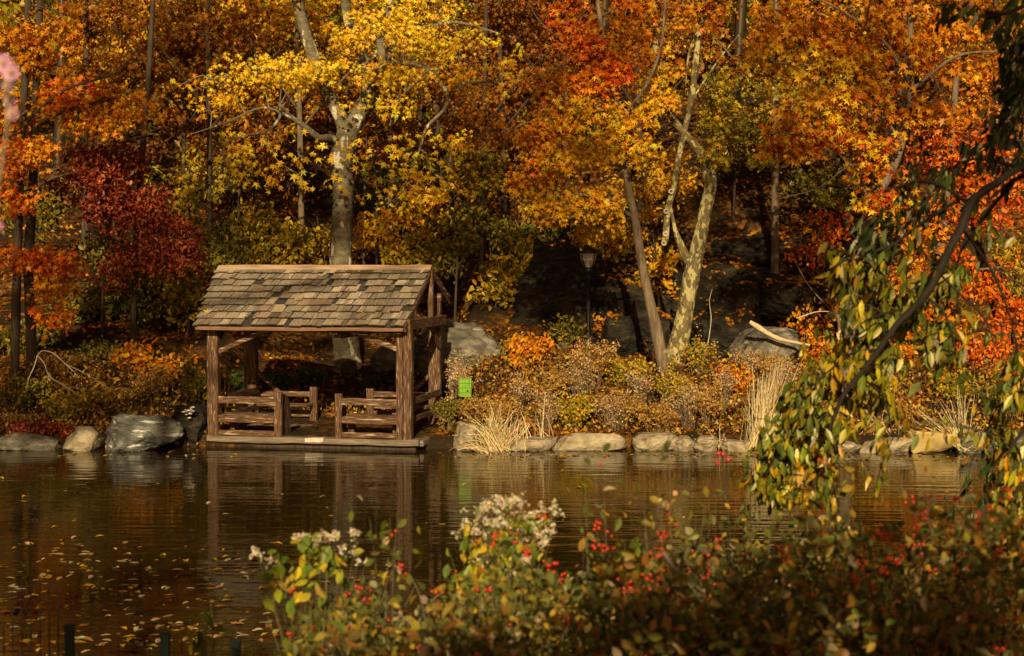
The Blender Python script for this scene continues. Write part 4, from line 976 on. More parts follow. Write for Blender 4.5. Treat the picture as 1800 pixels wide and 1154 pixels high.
SH = [
 (1075, 41.2, 50, 556, 'orange', .10, 'ovate', 420, None, 0, 'low orange shrub against the dark rock right of the lamp post'),
 (1265, 42.0, 55, 520, 'olivegold', .10, 'ovate', 420, None, 0, 'yellow green shrub on the ledge right of the mottled trunk'),
 (1345, 42.2, 60, 500, 'brown', .10, 'ovate', 500, None, 0, 'brown shrub on the ledge left of the slim straight trunk'),
 (1415, 41.0, 55, 510, 'orange', .10, 'ovate', 460, None, 0, 'orange shrub on the ledge right of the slim straight trunk'),
 (990, 40.6, 50, 560, 'olive', .10, 'ovate', 420, None, 0, 'olive shrub at the foot of the slanting slab'),
 (1140, 41.0, 45, 570, 'brown', .10, 'ovate', 380, None, 0, 'brown shrub behind the leaning trunk'),
 # px, Y, w, top, palette, size, tpl, n, flower, nfl, label
 (40, 35.0, 70, 665, 'olive', .085, 'ovate', 900, None, 0, 'olive bank shrub in front of the twin dark trunks'),
 (130, 34.6, 70, 690, 'olivegold', .085, 'ovate', 900, None, 0, 'yellow green bank shrub under the arching bare branch'),
 (20, 33.9, 50, 730, 'rust', .06, 'ovate', 800, 'drypale', 14, 'rusty bank shrub with pale seed heads at the left edge'),
 (60, 33.5, 60, 748, 'maroon', .07, 'ovate', 1000, None, 0, 'maroon shrub spilling over the left bank stones'),
 (120, 33.4, 26, 752, 'maroon', .07, 'ovate', 420, None, 0, 'small maroon shrub draped on the brownish bank stone'),
 (200, 35.2, 70, 680, 'rust', .06, 'ovate', 900, 'drypale', 10, 'russet shrub behind the big blue grey boulder'),
 (270, 35.4, 60, 640, 'rust', .06, 'ovate', 900, None, 0, 'brown russet shrub behind the dark cracked boulder'),
 (240, 36.6, 55, 605, 'orange', .11, 'ovate', 330, None, 0, 'small orange leaved shrub glowing left of the shelter'),
 (290, 36.4, 40, 630, 'orange', .11, 'ovate', 220, None, 0, 'little orange shrub nearest the left front post'),
 (340, 35.2, 40, 640, 'olive', .07, 'ovate', 800, None, 0, 'dark green shrub against the left side of the shelter'),
 (110, 37.0, 70, 620, 'rust', .07, 'ovate', 700, None, 0, 'dim rust shrub behind the arching bare branch'),
 (180, 38.0, 80, 600, 'olive', .08, 'ovate', 800, None, 0, 'shaded olive shrub beneath the maroon tree'),
 (480, 39.8, 50, 655, 'green', .10, 'ovate', 520, None, 0, 'low dark green plant seen through the left half of the shelter'),
 (545, 40.0, 45, 650, 'green', .10, 'ovate', 480, None, 0, 'low green plant seen through the middle of the shelter'),
 (420, 39.6, 40, 655, 'green', .10, 'ovate', 380, None, 0, 'low green plant behind the left back post'),
 (650, 40.2, 30, 660, 'green', .10, 'ovate', 260, None, 0, 'small green plant right of the burled trunk base'),
 (785, 34.2, 36, 690, 'olive', .05, 'ovate', 900, 'drypale', 12, 'green and brown shrub against the right side of the shelter'),
 (835, 34.6, 50, 700, 'rust', .05, 'ovate', 1000, 'drypale', 22, 'dry rusty shrub under the green mesh panel'),
 (800, 36.3, 34, 620, 'drypale', .05, 'ovate', 240, 'drypale', 26, 'sparse pale seed plant in front of the rounded boulder'),
 (880, 34.2, 55, 700, 'rust', .05, 'ovate', 1300, 'drypale', 8, 'reddish brown shrub just behind the straw clump'),
 (930, 36.8, 55, 588, 'orange', .09, 'ovate', 900, None, 0, 'orange leaved shrub left of the lamp post base'),
 (912, 37.6, 36, 590, 'olivegold', .09, 'ovate', 500, None, 0, 'yellow green shrub right behind the rounded boulder'),
 (960, 35.2, 55, 640, 'rust', .055, 'ovate', 1200, 'drypale', 20, 'brown shrub with pale heads below the orange shrub'),
 (1040, 36.0, 65, 590, 'rust', .055, 'ovate', 900, 'drypale', 90, 'large pale flowering seed shrub at the foot of the lamp post'),
 (1010, 34.1, 50, 690, 'olivegold', .07, 'ovate', 1000, None, 0, 'yellow leaved shrub above the longest edging slab'),
 (1090, 34.4, 55, 680, 'rust', .055, 'ovate', 1200, 'drypale', 26, 'rust brown shrub with tan heads above the edging stones'),
 (1100, 36.2, 50, 630, 'olivegold', .07, 'ovate', 900, None, 0, 'olive yellow shrub left of the leaning trunk base'),
 (1155, 33.9, 55, 705, 'rust', .055, 'ovate', 1200, 'drypale', 18, 'brown shrub hanging over the middle edging stones'),
 (1190, 35.0, 55, 650, 'olivegold', .065, 'ovate', 1100, 'drypale', 18, 'yellow green shrub at the foot of the mottled trunk'),
 (1225, 36.8, 45, 590, 'olivegold', .07, 'ovate', 600, 'drypale', 50, 'white headed shrub right of the mottled trunk base'),
 (1250, 34.4, 55, 675, 'rust', .055, 'ovate', 1200, 'drypale', 40, 'tan seeded shrub beside the tall reeds'),
 (1290, 35.6, 50, 640, 'orange', .08, 'ovate', 700, None, 0, 'orange yellow shrub in front of the smooth boulder'),
 (1350, 36.4, 55, 620, 'rust', .06, 'ovate', 700, 'drypale', 50, 'pinkish seeded shrub under the pale log'),
 (1400, 34.6, 60, 670, 'rust', .06, 'ovate', 1000, 'drypale', 20, 'brown shrub behind the tall reeds on the right'),
 (1460, 36.4, 55, 590, 'orange', .09, 'ovate', 900, None, 0, 'orange shrub at the right end of the pale log'),
 (1540, 35.0, 60, 670, 'olivegold', .08, 'ovate', 900, None, 0, 'yellow shrub partly hidden by the hanging branch'),
 (1600, 34.4, 50, 720, 'rust', .07, 'ovate', 800, None, 0, 'low brown shrub above the yellow stone block'),
 (1680, 35.4, 50, 660, 'olivegold', .09, 'ovate', 700, None, 0, 'yellow leaved shrub right of the hanging branch'),
 (1770, 34.6, 60, 670, 'olive', .08, 'ovate', 900, None, 0, 'dark olive shrub at the right edge of the bank'),
 (1730, 37.0, 70, 590, 'redorange', .09, 'ovate', 800, None, 0, 'red leaved shrub below the glowing maple'),
 (1560, 37.4, 60, 600, 'orange', .09, 'ovate', 700, None, 0, 'orange shrub behind the hanging branch'),
]
WD = [(905, 34.9, 650, 'left of the orange shrub'), (962, 34.0, 690, 'above the left end of the longest slab'), (1022, 35.3, 628, 'in front of the lamp post'), (1075, 34.1, 690, 'above the right end of the longest slab'),
      (1128, 35.4, 640, 'in front of the leaning trunk'), (1212, 34.2, 668, 'in front of the mottled trunk'), (1272, 35.2, 640, 'left of the smooth boulder'), (1318, 36.2, 612, 'rising in front of the pale log end'), (815, 35.6, 648, 'directly behind the green mesh panel'), (1382, 35.5, 630, 'right of the tall reeds')]
for (px, Y, top, wh) in WD:
    shrub('weed', 'wispy tan weed with pale seed heads ' + wh, 'weed', px, Y, R.uniform(28, 46), top, 'drypale', .042, 'ovate', 330, 'drypale', 75, 26, 'wispy seeding weeds on the right bank', stemr=.0045, lean=R.uniform(-.12, .12), fsize=.024)
for (px, Y, w, top, pal, size, tpl, n, fw, nfl, lab) in SH:
    shrub('shrub', lab, 'shrub', px, Y, w, top, pal, size * 1.15, tpl, int(n * 1.15), fw, int(nfl * 1.5))

# mixed low growth along the bank
lv = MB(); n = 12000
px = R.uniform(-60, 1860, n); Y = R.uniform(33.4, 37.6, n); x = (px - 900) / F * Y
z = ground(x, Y) + R.random(n) ** 1.5 * .35
lx = (x - P0[0]) * math.cos(AZ) - (Y - P0[1]) * math.sin(AZ); ly = (x - P0[0]) * math.sin(AZ) + (Y - P0[1]) * math.cos(AZ)
keep = ~((lx > dl - .15) & (lx < dr + .2) & (ly < BACK + .3))
P = np.column_stack([x, Y, z])[keep]
cut = len(P) // 3
leaves(lv, P[:cut], .08, colors('rust', cut), 'ovate', (0, -.5, .6), .8, 0)
leaves(lv, P[cut:2 * cut], .08, colors('olivegold', cut), 'ovate', (0, -.5, .6), .8, 0)
leaves(lv, P[2 * cut:], .07, colors('brown', len(P) - 2 * cut), 'ovate', (0, -.5, .6), .8, 0)
for _ in range(900):
    q = P[R.integers(0, len(P))]; b = np.array([q[0], q[1], G(q[0], q[1]) - .02]); e = b + [R.normal(0, .12), R.normal(0, .1), R.uniform(.25, .7)]
    tube(lv, [b, (b + e) / 2 + R.normal(0, .03, 3), e], [.005, .004, .002], 3, 2, 0, c=(.32, .2, .10), cap=False)
tag(lv.build('undergrowth', M['dryleaf']), 'tangled low autumn growth covering the bank', None, None, 'stuff')

# ------------------------------------------------------------------ reeds
def blade(mb, base, tip, w, c, sag=.0):
    base = np.array(base, float); tip = np.array(tip, float)
    n = 7; t = np.linspace(0, 1, n)[:, None]
    P = base * (1 - t) + tip * t; P[:, 2] += (np.sin(t[:, 0] * math.pi) * sag)
    P += R.normal(0, .006, P.shape)
    D = tip - base; S = np.cross(D, [R.normal(), -1, R.normal() * .3]); S = S / (np.linalg.norm(S) + 1e-9)
    ww = (w * np.sqrt(1 - t * .93)) / 2
    v = np.vstack([P - S * ww, P + S * ww])
    mb.add(v, [[k, k + 1, n + k + 1, n + k] for k in range(n - 1)], c)
def reeds(label, items):
    x0 = V(items[0][0], items[0][1], items[0][4])
    root = empty('reed_clump', (x0[0], x0[1], 0), label, 'reeds', 'straw coloured reed clumps at the waterline')
    mb = MB()
    for (bx, by, tx, ty, Y, n, sb, st, sag) in items:
        for _ in range(n):
            b = V(bx + R.normal(0, sb), by, Y + R.normal(0, .15)); t = V(tx + R.normal(0, st), ty + R.normal(0, st * .7), Y + R.normal(0, .25))
            if t[2] < .03: t[2] = .03
            blade(mb, b, t, R.uniform(.012, .028), colors('straw', 1)[0], sag * R.uniform(.5, 1.3))
    part(mb, 'blades', M['dryleaf'], root)
reeds('bushy pale straw clump at the water just right of the shelter', [(878, 795, 880, 738, 33.0, 90, 16, 22, .04), (868, 795, 832, 752, 32.9, 70, 14, 14, .14), (850, 798, 812, 796, 32.7, 30, 12, 12, .14), (905, 795, 915, 745, 33.0, 40, 12, 12, .03)])
reeds('tall thin upright reeds left of the hanging green branch', [(1335, 790, 1345, 665, 33.0, 70, 10, 16, .05), (1328, 790, 1330, 720, 32.9, 50, 12, 20, .06), (1350, 785, 1372, 640, 33.3, 25, 8, 12, .12)])
reeds('spiky crossing straw reeds in front of the grey lichened stone', [(1695, 792, 1650, 730, 32.6, 40, 10, 20, .03), (1695, 792, 1692, 690, 32.7, 14, 8, 14, .02), (1700, 795, 1720, 765, 32.6, 30, 12, 14, .04)])
reeds('short dry tuft above the low rounded edging stone', [(1555, 770, 1545, 735, 33.6, 60, 22, 20, .03)])
reeds('loose straw blades lying over the wedge shaped stone', [(1290, 790, 1250, 770, 33.0, 14, 20, 20, .02)])
reeds('loose upright straw blades left of the longest slab', [(960, 790, 940, 720, 33.3, 14, 20, 22, .02)])

# ------------------------------------------------------------------ bare arching branches
def bare(label, paths, leavespx, Y, cat='branch', name='bare_branch'):
    b0 = V(paths[0][0][0], paths[0][0][1], Y)
    root = empty(name, tuple(b0), label, cat)
    mb = MB()
    for p in paths:
        tube(mb, [V(a, b, Y + .1 * i_) for i_, (a, b) in enumerate(p)], np.linspace(.016, .005, len(p)), 5, 4, .05)
    part(mb, 'stem', M['paletwig'], root)
    lv = MB()
    if leavespx:
        leaves(lv, np.array([V(a, b, Y) for a, b in leavespx]), .13, colors('yellow', len(leavespx)), 'ovate', brand=.3)
        part(lv, 'foliage', M['leaf'], root)
bare('thin pale branch arching down toward the blue grey boulder with a few yellow leaves',
     [[(66, 625), (75, 617), (95, 622), (115, 640), (140, 652), (175, 672), (205, 695)], [(66, 625), (78, 640), (88, 663), (120, 682), (150, 705), (170, 722), (188, 740)], [(115, 640), (135, 660), (141, 680)], [(150, 700), (145, 685), (128, 682)], [(66, 625), (60, 645), (50, 668), (44, 700)]],
     [(147, 653), (156, 660), (171, 677), (205, 684), (210, 695), (151, 692), (190, 742), (90, 720), (100, 738), (107, 742)], 34.4)
mb = MB(); a = [(1318, 566), (1335, 577), (1352, 588), (1370, 596), (1395, 602), (1424, 607)]
root = empty('fallen_log', tuple(V(1370, 600, 37.9)), 'pale barkless log lying across the smooth grey boulder', 'log')
tube(mb, [V(p, q, 37.9 - .05 * k) for k, (p, q) in enumerate(a)], [.058, .068, .052, .054, .040, .028], 9, 4, .18)
part(mb, 'stem', M['log'], root)
# slender dead stem by the ledge
bare('thin dead stem standing in front of the dark mossy block', [[(1236, 640), (1245, 600), (1250, 560), (1247, 530), (1252, 508)]], [], 37.9)
bare('bent dry twig hanging over the pale log', [[(1400, 560), (1440, 548), (1475, 556), (1480, 600)]], [], 37.5)

# fungus
root = empty('bracket_fungus', tuple(V(330, 728, 33.4)), 'cluster of white fungus on top of the dark cracked boulder', 'fungus')
mb = MB()
for _ in range(16):
    c = V(330 + R.normal(0, 6), 724 + R.normal(0, 5), 33.4 + R.normal(0, .05)); r = R.uniform(.03, .06)
    th = np.linspace(0, 2 * math.pi, 9)[:-1]
    top = np.array([c + [r * math.cos(a), r * math.sin(a), .35 * r * math.sin(3 * a)] for a in th])
    mb.add(np.vstack([top, [c + [0, 0, r * .35]], [c - [0, 0, r * .6]]]), [[k, (k + 1) % 8, 8] for k in range(8)] + [[(k + 1) % 8, k, 9] for k in range(8)], (1, 1, 1), True)
part(mb, 'cap', M['fungus'], root)

# ------------------------------------------------------------------ green mesh panel
Yp = 35.3
a = V(807, 665, Yp); b = V(829, 665, Yp); c = V(831, 698, Yp)
pw = b[0] - a[0]; phh = a[2] - c[2]
root = empty('plastic_mesh_panel', tuple(V(820, 698, Yp)), 'bright lime green plastic mesh panel on a stake right of the shelter', 'panel')
def lb(mb, lo, hi, lean=.0):
    n0 = mb.n; box(mb, lo, hi)
x0, z1 = a[0], a[2]; z0 = c[2]
mb = MB(); box(mb, (x0, Yp, z0), (x0 + pw, Yp + .012, z1), (1, 1, 1), .004); part(mb, 'panel_sheet', M['mesh_green'], root)
mb = MB()
for k in range(5): box(mb, (x0 + pw * (.04 + k * .23) - .005, Yp - .008, z0 + .005), (x0 + pw * (.04 + k * .23) + .005, Yp - .001, z1 - .005))
for k in (0.02, .25, .5, .76): box(mb, (x0 + .003, Yp - .016, z1 - phh * k - .012), (x0 + pw - .003, Yp - .009, z1 - phh * k - .003))
part(mb, 'grid_lines', M['mesh_dark'], root)
mb = MB(); gz = G(x0 + pw / 2, Yp + .05); box(mb, (x0 + pw / 2 - .02, Yp + .015, gz - .2), (x0 + pw / 2 + .02, Yp + .05, z1 - .05)); part(mb, 'stake', M['wood_z'], root)

# ------------------------------------------------------------------ lamp post
YL = 41.0
base = V(1034, 600, YL); gz = G(base[0], YL)
root = empty('lamp_post', (base[0], YL, gz), 'black iron park lamp post with a glass lantern among the rocks', 'lamp')
def zz(py): return V(1034, py, YL)[2]
mpx = YL / F
def lathe(mb, prof, x, y, seg=16, c=(1, 1, 1)):
    th = np.linspace(0, 2 * math.pi, seg + 1)[:-1]; n = len(prof)
    v = np.array([[x + r * math.cos(t), y + r * math.sin(t), z] for r, z in prof for t in th])
    f = [[i_ * seg + j_, i_ * seg + (j_ + 1) % seg, (i_ + 1) * seg + (j_ + 1) % seg, (i_ + 1) * seg + j_] for i_ in range(n - 1) for j_ in range(seg)]
    mb.add(v, f, c, True)
mb = MB()
lathe(mb, [(.20, gz - .1), (.20, gz + .08), (.15, gz + .13), (.12, gz + .3), (.08, gz + .36), (.07, gz + .45), (.062, zz(560)), (.055, zz(492)), (.085, zz(490)), (.085, zz(487)), (.055, zz(485)), (.06, zz(480)), (.10, zz(479)), (.10, zz(476)), (.07, zz(474)), (.10, zz(471)), (.10, zz(469)), (.0, zz(468.9))], base[0], YL)
part(mb, 'column', M['iron'], root)
mb = MB(); lathe(mb, [(.10, zz(470)), (.14, zz(466)), (.20, zz(457)), (.23, zz(448)), (.22, zz(444)), (.0, zz(443.9))], base[0], YL, 24); part(mb, 'glass_globe', M['glass'], root)
mb = MB(); lathe(mb, [(.235, zz(446)), (.25, zz(444)), (.24, zz(441)), (.20, zz(438)), (.13, zz(434)), (.11, zz(433)), (.11, zz(431.5)), (.0, zz(431))], base[0], YL, 24); part(mb, 'cap', M['iron'], root)
mb = MB()
for k in range(4):
    t = k * math.pi / 2 + .75
    tube(mb, [[base[0] + r * math.cos(t), YL + r * math.sin(t), z] for r, z in ((.11, zz(470)), (.155, zz(466)), (.215, zz(457)), (.245, zz(448)), (.24, zz(443)))], .014, 5, 2)
part(mb, 'ribs', M['iron'], root)

# ------------------------------------------------------------------ hanging branch at the right, close to the camera
YH = 8.0
tx = V(2050, 300, YH)[0]
root = empty('cherry_tree', (tx + .3, YH + .3, G(tx + .3, YH + .3)), 'near tree whose dark drooping branches with green leaves hang in from the right edge', 'tree')
tr = MB()
gz = G(tx + .3, YH + .3)
tube(tr, [[tx + .3, YH + .3, gz - .2], [tx + .25, YH + .2, 2.6], [tx + .2, YH, V(0, 200, YH)[2]], [tx + .3, YH, V(0, -200, YH)[2]], [tx + .5, YH + .2, 7.5]], [.17, .14, .12, .10, .07], 12, 5, .06)
HL = [
 [(2050, 180, 6), (1900, 240, 5.5), (1800, 290, 7), (1757, 318, 7), (1725, 340, 7), (1705, 360, 9), (1690, 400, 8.5), (1668, 440, 7.5), (1650, 480, 7), (1625, 520, 7), (1600, 548, 6.5), (1577, 570, 6), (1545, 615, 5), (1510, 660, 4.5), (1485, 690, 4.2), (1470, 725, 3.6), (1458, 757, 3)],
 [(2050, 200, 4), (1800, 308, 4.2), (1770, 335, 3.8), (1740, 370, 3.2), (1712, 410, 2.8), (1690, 440, 2.4), (1682, 470, 2)],
 [(1680, 355, 3.6), (1640, 380, 3), (1600, 408, 3), (1570, 430, 2.4), (1530, 445, 2.2), (1500, 458, 1.6)],
 [(1577, 425, 2), (1565, 470, 1.6), (1555, 510, 1.2), (1545, 560, 1)],
 [(1625, 520, 3), (1655, 545, 2.4), (1672, 580, 2), (1680, 620, 1.5)], [(1610, 540, 2.6), (1560, 550, 2), (1520, 565, 1.6), (1490, 590, 1.2)],
 [(1545, 615, 3), (1500, 620, 2), (1460, 650, 1.6), (1420, 690, 1.4), (1395, 740, 1), (1370, 790, .9), (1345, 840, .8)],
 [(1510, 660, 2.6), (1545, 690, 2), (1560, 720, 1.6), (1570, 770, 1.2)], [(1485, 690, 2.4), (1450, 730, 2), (1420, 770, 1.6), (1390, 810, 1.2), (1370, 860, 1)],
 [(2050, -40, 6), (1850, -10, 5), (1780, 20, 4), (1730, 30, 3), (1690, 20, 2)], [(1900, 0, 5), (1820, 80, 4), (1790, 130, 3), (1770, 180, 2.4), (1760, 220, 1.6)],
 [(2050, 560, 6), (1900, 640, 5), (1830, 700, 4.2), (1800, 755, 3.8), (1775, 790, 3), (1760, 830, 2.4), (1740, 880, 1.8), (1700, 920, 1.2)], [(1830, 700, 3), (1790, 690, 2.4), (1750, 720, 2), (1735, 760, 1.4)],
 [(1705, 360, 4), (1660, 330, 3), (1620, 320, 2.4), (1570, 330, 1.8)], [(1800, 300, 4), (1770, 290, 3), (1720, 280, 2), (1690, 285, 1.5)], [(1690, 400, 3), (1740, 470, 2.4), (1770, 540, 2), (1790, 620, 1.5)], [(1650, 480, 2.4), (1690, 520, 2), (1730, 560, 1.6), (1750, 610, 1)],
]
skel = []
for h in HL:
    off = R.uniform(-.35, .35)
    pth = [V(p[0], p[1], YH + (off if k else 0) * min(1, k / 3)) for k, p in enumerate(h)]
    q = tube(tr, pth, [p[2] * .98 / F * YH for p in h], 7, 4, .14)
    skel.append(smooth_path(np.array(pth), 4))
M['bark_black'] = stdmat('black_bark', [(.3, (.008, .006, .004)), (.7, (.03, .021, .014))], (1, 1, 1), 14, bump=.6)
o = part(tr, 'trunk', M['bark_black'], root)
sk = np.vstack(skel)
HB = [ # px,py,rx,ry,clusters,palette
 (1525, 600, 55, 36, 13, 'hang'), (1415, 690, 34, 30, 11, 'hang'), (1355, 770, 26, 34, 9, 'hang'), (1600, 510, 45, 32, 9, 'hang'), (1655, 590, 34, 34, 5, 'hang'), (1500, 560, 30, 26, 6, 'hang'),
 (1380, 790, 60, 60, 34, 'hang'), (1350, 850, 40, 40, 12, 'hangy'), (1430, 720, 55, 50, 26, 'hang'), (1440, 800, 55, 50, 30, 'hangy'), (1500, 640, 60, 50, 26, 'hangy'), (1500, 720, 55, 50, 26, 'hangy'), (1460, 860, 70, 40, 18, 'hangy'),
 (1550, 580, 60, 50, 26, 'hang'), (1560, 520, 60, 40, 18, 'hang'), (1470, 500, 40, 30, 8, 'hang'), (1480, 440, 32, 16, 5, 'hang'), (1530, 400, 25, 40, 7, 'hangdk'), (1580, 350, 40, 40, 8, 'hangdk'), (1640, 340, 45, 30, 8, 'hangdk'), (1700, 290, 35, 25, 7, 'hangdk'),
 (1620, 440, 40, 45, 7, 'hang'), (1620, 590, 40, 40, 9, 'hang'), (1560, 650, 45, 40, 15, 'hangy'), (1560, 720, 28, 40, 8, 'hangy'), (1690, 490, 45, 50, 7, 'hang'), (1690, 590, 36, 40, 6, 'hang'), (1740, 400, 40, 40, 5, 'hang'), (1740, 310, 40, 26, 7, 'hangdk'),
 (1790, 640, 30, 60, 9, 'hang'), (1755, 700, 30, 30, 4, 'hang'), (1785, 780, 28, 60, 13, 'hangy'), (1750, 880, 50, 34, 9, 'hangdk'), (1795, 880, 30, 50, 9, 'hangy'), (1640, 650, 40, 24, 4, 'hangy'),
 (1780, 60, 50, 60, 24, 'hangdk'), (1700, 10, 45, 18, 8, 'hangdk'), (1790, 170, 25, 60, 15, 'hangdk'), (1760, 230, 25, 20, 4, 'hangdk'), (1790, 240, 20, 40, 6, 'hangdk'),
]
def droopleaves(mb, C, size, cols, tpl='lance', wind=-.25):
    Nn = nrm(R.normal(size=(len(C), 3)) * .55 + np.array([-.2, -.75, .35]))
    C = np.asarray(C); v, f = TPL[tpl]
    T = nrm(np.array([wind, 0, -1.0]) + R.normal(0, .33, (len(C), 3))); Nn = nrm(Nn - (Nn * T).sum(1, keepdims=True) * T); B = np.cross(T, Nn)
    s = size * np.clip(1 + R.normal(size=len(C)) * .34, .35, 1.7)
    bend = R.uniform(-.5, 2.6, (len(C), 1))
    P = C[:, None, :] + s[:, None, None] * (v[:, 0][None, :, None] * B[:, None, :] * 1.0 + v[:, 1][None, :, None] * T[:, None, :] + (v[:, 2][None, :] * bend)[..., None] * Nn[:, None, :])
    k = len(v); mb.add(P.reshape(-1, 3), (np.arange(len(C))[:, None, None] * k + f[None]).reshape(-1, 3), np.repeat(cols, k, axis=0), False)
lv = MB(); tw = lv
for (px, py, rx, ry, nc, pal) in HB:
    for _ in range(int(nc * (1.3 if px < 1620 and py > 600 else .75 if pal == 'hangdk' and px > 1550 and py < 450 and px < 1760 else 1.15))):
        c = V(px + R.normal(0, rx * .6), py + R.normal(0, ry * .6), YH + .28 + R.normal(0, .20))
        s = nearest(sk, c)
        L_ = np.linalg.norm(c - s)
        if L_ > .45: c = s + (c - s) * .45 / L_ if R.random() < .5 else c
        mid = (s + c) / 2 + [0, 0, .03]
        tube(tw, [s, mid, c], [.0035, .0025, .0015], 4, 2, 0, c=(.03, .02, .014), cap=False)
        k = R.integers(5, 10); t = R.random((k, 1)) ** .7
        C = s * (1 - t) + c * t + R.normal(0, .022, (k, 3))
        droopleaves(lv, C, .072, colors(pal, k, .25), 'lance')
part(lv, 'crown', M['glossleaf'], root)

# ------------------------------------------------------------------ foreground shrubs
ICO = None
def berry(mb, c, r):
    global ICO
    if ICO is None:
        bm = bmesh.new(); bmesh.ops.create_icosphere(bm, subdivisions=2, radius=1); ICO = (np.array([q.co[:] for q in bm.verts]), np.array([[q.index for q in f_.verts] for f_ in bm.faces])); bm.free()
    mb.add(ICO[0] * r + c, ICO[1], (1, 1, 1), True)
def fgshrub(label, px, Y, wpx, top, pal, size, n, nb=0, flower=None, nfl=0, tpl='ovate', stems=40, name='berry_shrub', cat='shrub', br=.0056, fsize=.02, bmat='berry', stemr=.0028, srad=2.0, dep=.6):
    root, tips = shrub(name, label, cat, px, Y, wpx, top, pal, size, tpl, n, flower, nfl, stems, 'shrubs on the near bank', 'twig', 'leaf', None, srad, fsize=fsize, stemr=stemr, depth=dep)
    if nb:
        mb = MB()
        for _ in range(nb):
            p = tips[R.integers(0, len(tips))]; q = p[R.integers(max(1, len(p) // 2), len(p))] + R.normal(0, .02, 3)
            for _ in range(R.integers(1, 7)):
                berry(mb, q + R.normal(0, .013, 3), br * R.uniform(.8, 1.2))
        part(mb, 'berries', M[bmat], root)['kind'] = 'stuff'
    return root, tips
FG = [
 ('dark leafed shrub with red berries right of the yellow leaved plant', 680, 5.6, 95, 985, 'fgmix', 0.041, 1275, 60, None, 0, 'ovate', 0),
 ('berry shrub directly below the white flowering plant', 900, 5.2, 110, 975, 'fgmix', 0.039, 1700, 85, None, 0, 'ovate', 0),
 ('berry shrub right of the white flowers with orange red clusters', 1060, 5.8, 85, 900, 'fgmix', 0.037, 1360, 85, None, 0, 'ovate', 0),
 ('twiggy berry shrub in the middle with dry curled leaves', 1170, 5.4, 95, 870, 'fgmix', 0.039, 1445, 80, 'drypale', 6, 'ovate', .022),
 ('low berry shrub at the bottom centre edge', 1120, 4.6, 130, 1005, 'fgdark', 0.037, 1870, 60, None, 0, 'ovate', 0),
 ('olive brown shrub under the tip of the hanging branch', 1330, 6.6, 95, 875, 'fgmix', 0.041, 1700, 30, None, 0, 'ovate', 0),
 ('dark berry shrub below the tip of the hanging branch', 1320, 5.0, 115, 940, 'fgdark', 0.039, 1870, 45, None, 0, 'ovate', 0),
 ('grey green shrub with orange leaves right of centre', 1450, 6.4, 100, 855, 'fgmix', 0.041, 1700, 30, 'rust', 20, 'ovate', .03),
 ('dark berry shrub in the lower right middle with a bright red row', 1500, 5.2, 115, 955, 'fgdark', 0.039, 2040, 65, None, 0, 'ovate', 0),
 ('berry shrub in front of the open water at right', 1600, 6.0, 100, 890, 'fgdark', 0.039, 1870, 75, None, 0, 'ovate', 0),
 ('tallest dark berry shrub below the right edge branch', 1720, 6.2, 95, 840, 'fgdark', 0.041, 1870, 55, None, 0, 'ovate', 0),
 ('shadowy berry shrub in the lower right corner', 1720, 4.8, 125, 965, 'fgdark', 0.039, 2040, 50, None, 0, 'ovate', 0),
 ('bottom edge shrub of dark leaves right of centre', 1420, 4.3, 140, 1040, 'fgdark', 0.039, 1700, 30, None, 0, 'ovate', 0),
 ('bottom edge shrub of dark leaves left of centre', 800, 4.5, 120, 1060, 'fgdark', 0.039, 1530, 30, None, 0, 'ovate', 0),
 ('bottom edge shrub below the yellow leaved plant', 600, 4.7, 90, 1070, 'fgdark', 0.041, 850, 14, None, 0, 'ovate', 0),
]
for (lab, px, Y, w, top, pal, size, n, nb, fl_, nf, tpl, fs) in FG:
    fgshrub(lab, px, Y, w, top, pal, size, n, nb, fl_, nf, tpl, fsize=fs or .02, dep=.45)
def flowerplant(label, Y, base, leafspots, headspots, berryspots=()):
    b = V(base[0], base[1], Y); g = G(b[0], Y); b[2] = g - .05
    root = empty('flowering_plant', (b[0], Y, g), label, 'flowering plant', 'flowering plants on the near bank')
    st = MB(); lv = MB(); fb = MB(); be = MB()
    def stem(c, r=.0022):
        m1 = b * .35 + c * .65 + [0, 0, .03]; m1[0] = b[0] * .55 + c[0] * .45
        tube(st, [b + R.normal(0, .02, 3), m1, c], [r, r * .7, r * .4], 5, 4, 0, c=(.20, .17, .07), cap=False)
    for (px, py, rx, ry, n, pal, size) in leafspots:
        for _ in range(n):
            c = V(px + R.normal(0, rx * .6), py + R.normal(0, ry * .6), Y + R.normal(0, .07))
            if R.random() < .25: stem(c)
            k = R.integers(1, 4); leaves(lv, c + R.normal(0, .015, (k, 3)), size, colors(pal, k), 'ovate', (-.1, -.8, .4), .55, 1)
    for (px, py, rx, ry, n) in headspots:
        for _ in range(n):
            c = V(px + R.normal(0, rx * .6), py + R.normal(0, ry * .6), Y + R.normal(0, .07))
            if R.random() < .5: stem(c, .0016)
            k = R.integers(8, 20); leaves(fb, c + R.normal(0, .0075, (k, 3)), .0105, colors('white', k), 'round', (0, -.6, .5), 1, 0)
    for (px, py, n) in berryspots:
        c = V(px, py, Y)
        for _ in range(n): berry(be, c + R.normal(0, .012, 3), .0058)
    part(st, 'stems', M['dryleaf'], root); part(lv, 'foliage', M['leaf'], root); part(fb, 'seed_flower_heads', M['dryleaf'], root)
    if be.n: part(be, 'berries', M['berry'], root)['kind'] = 'stuff'
